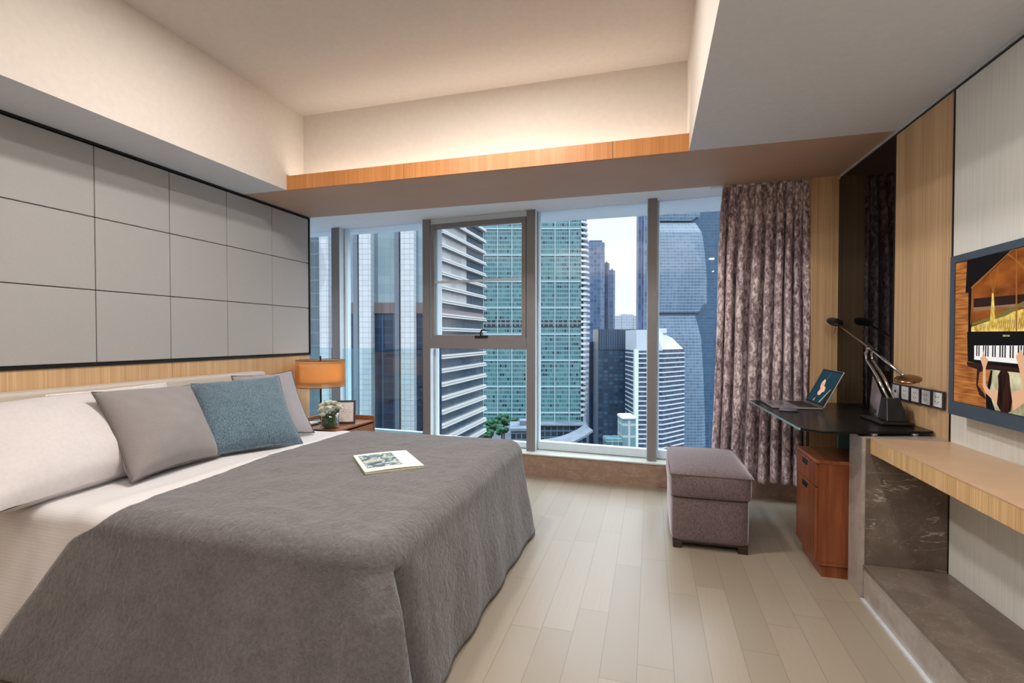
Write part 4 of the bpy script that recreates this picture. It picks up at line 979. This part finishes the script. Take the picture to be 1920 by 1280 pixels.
# B9: big curved blue tower behind the curtain
F9 = facade('big_blue_tower', 2.4, 2.1, '54728e', (56, 88, 118), (70, 102, 132), .07, .16, rough=.25, spec=.5, dim=.55)
F9l = facade('light_blue_tower', 2.4, 2.1, 'a4b6c6', (96, 124, 152), (118, 144, 168), .06, .18, rough=.2, spec=.6, wob=.03, dim=.55)
F9d = facade('sliver_tower', 2.2, 4.2, '5a74a0', (44, 62, 96), (86, 108, 146), .3, .06, rough=.3)
b = thing('curved_tower', bpos(106, 345), 'huge blue glass tower with bulging curved storeys beside the curtain', 'building')
rotobj(bx(rr(1214, 345), rr(1375, 345), 345, 375, -80, 110).build('main_shaft', F9, b))
def segm(v0, v1, ul, ur, mt, dd):
    D = 345; Z1, Z0 = zz(v0, D), zz(v1, D); L = rr(ul, D); Rr = rr(ur, D); m = MB(CM); n = 10; prof = []
    for i in range(n+1):
        t = i/n; z = Z0+(Z1-Z0)*t; x = Rr+.5+4.2*(1-t)**.7-5.5*max(0, .1-t)*8*(v1 < 700)-2.2*max(0, t-.9)*8; prof.append((x, z, D-dd*math.sin(math.pi*min(1, .12+t*.88))**.5))
    vs = []; 
    for x, z, f in prof: vs += [(L, f, z), (x-6, f, z), (x, f+4, z), (x, 350, z), (L, 350, z)]
    fs = [(i*5+j, i*5+(j+1) % 5, (i+1)*5+(j+1) % 5, (i+1)*5+j) for i in range(n) for j in range(5)]+[(4, 3, 2, 1, 0), tuple(n*5+j for j in range(5))]
    m.add(vs, fs); return m
for v0, v1, ur in ((340, 416, 1308), (419, 586, 1322), (591, 1000, 1322)): rotobj(segm(v0, v1, 1226, ur, F9l, 2.2).build('bulging_storeys', F9l, b))
b = thing('sliver_tower', bpos(88, 334), 'narrow dark blue tower edge seen just left of the right-hand mullion', 'building')
rotobj(bx(rr(1196, 334), rr(1213, 334), 334, 339, -80, 105).build('shaft', F9d, b)); rotobj(bx(rr(1205, 334), rr(1213, 334), 333.3, 334, -80, 105).build('bright_fin', F5, b))

# street level
tm = plain('tree_leaves', (34, 62, 44), .9, 0, .1, .35, .5)
for i, (u, v, r, D) in enumerate([(921, 797, 5.2, 296), (914, 812, 4.2, 276), (945, 788, 5.6, 316), (941, 806, 4.2, 288), (963, 793, 3.6, 308)]):
    c = Vector((rr(u, D), D, zz(v, D)))
    b = thing('street_tree', bpos(c.x, c.y, -80), ['dark green tree at the foot of the striped building, crown left of the clump', 'lowest green tree at the foot of the striped building', 'broad green tree standing furthest back in the clump', 'green tree in the front of the clump, left of the grey roof', 'small green tree at the right end of the clump'][i], 'tree', 'trees at the foot of the teal tower')
    m = MB(CM)
    for k in range(22):
        d = Vector((random.gauss(0, 1), random.gauss(0, 1), random.gauss(0, .8))).normalized()*r*random.uniform(.45, .72)
        m.ball(tuple(c+d), r*random.uniform(.26, .42), (1, 1, .8), 8, jit=.18)
    rotobj(m.build('crown', tm, b)); rotobj(MB(CM).cyl((c.x, c.y, -80), (c.x, c.y, c.z), .6, .4, 8).build('trunk', M['darkwood'], b))
gp = plain('grey_roofing', (82, 90, 100), .7, 0, .2, .15, .1)
b = thing('low_building', bpos(10, 270), 'low grey flat roofed building beside the street trees', 'building')
rotobj(bx(rr(958, 270), rr(1005, 270), 270, 292, -80, zz(808, 270)).build('walls', facade('low_walls', 3, 4, '7a8694', (38, 52, 68), (70, 84, 98), .2, .3), b)); rotobj(bx(rr(956, 270), rr(1006, 270), 269, 292, zz(808, 270), zz(803, 270)).build('roof', gp, b)); rotobj(bx(rr(975, 270), rr(990, 270), 278, 286, zz(803, 270), zz(794, 270)).build('roof_hut', gp, b))
b = thing('podium', bpos(35, 300), 'dark podium building at the foot of the teal tower', 'building')
rotobj(bx(rr(1008, 318), rr(1100, 318), 318, 329, -80, zz(798, 318)).build('walls', facade('podium_walls', 4, 4, '6c7c8c', (30, 44, 60), (58, 74, 90), .14, .25), b)); rotobj(bx(rr(1006, 318), rr(1102, 318), 316.5, 329, zz(798, 318), zz(796, 318)).build('roof_edge', gp, b))
m = MB(CM)
def road(u, v):
    t = u; uu = 1000+105*t; vv = 838-10*t-24*t**3; D = 235+70*t; w = 9
    p = Vector((rr(uu, D), D, zz(vv, D))); return (p.x-w*(v-.5)*.2, p.y+w*(v-.5)*2.2, p.z)
m.grid(road, 30, 4)
b = thing('flyover', bpos(25, 270), 'pale curving flyover road in front of the teal tower podium', 'road')
rotobj(m.build('deck', plain('concrete_deck', (86, 92, 100), .8, 0, .2, .08, .2), b, solid=1.2))
for t in (.1, .5, .9):
    p = road(t, .5); rotobj(MB(CM).cyl((p[0], p[1], -60), (p[0], p[1], p[2]-1), 1.0, n=10).build('column', gp, b))
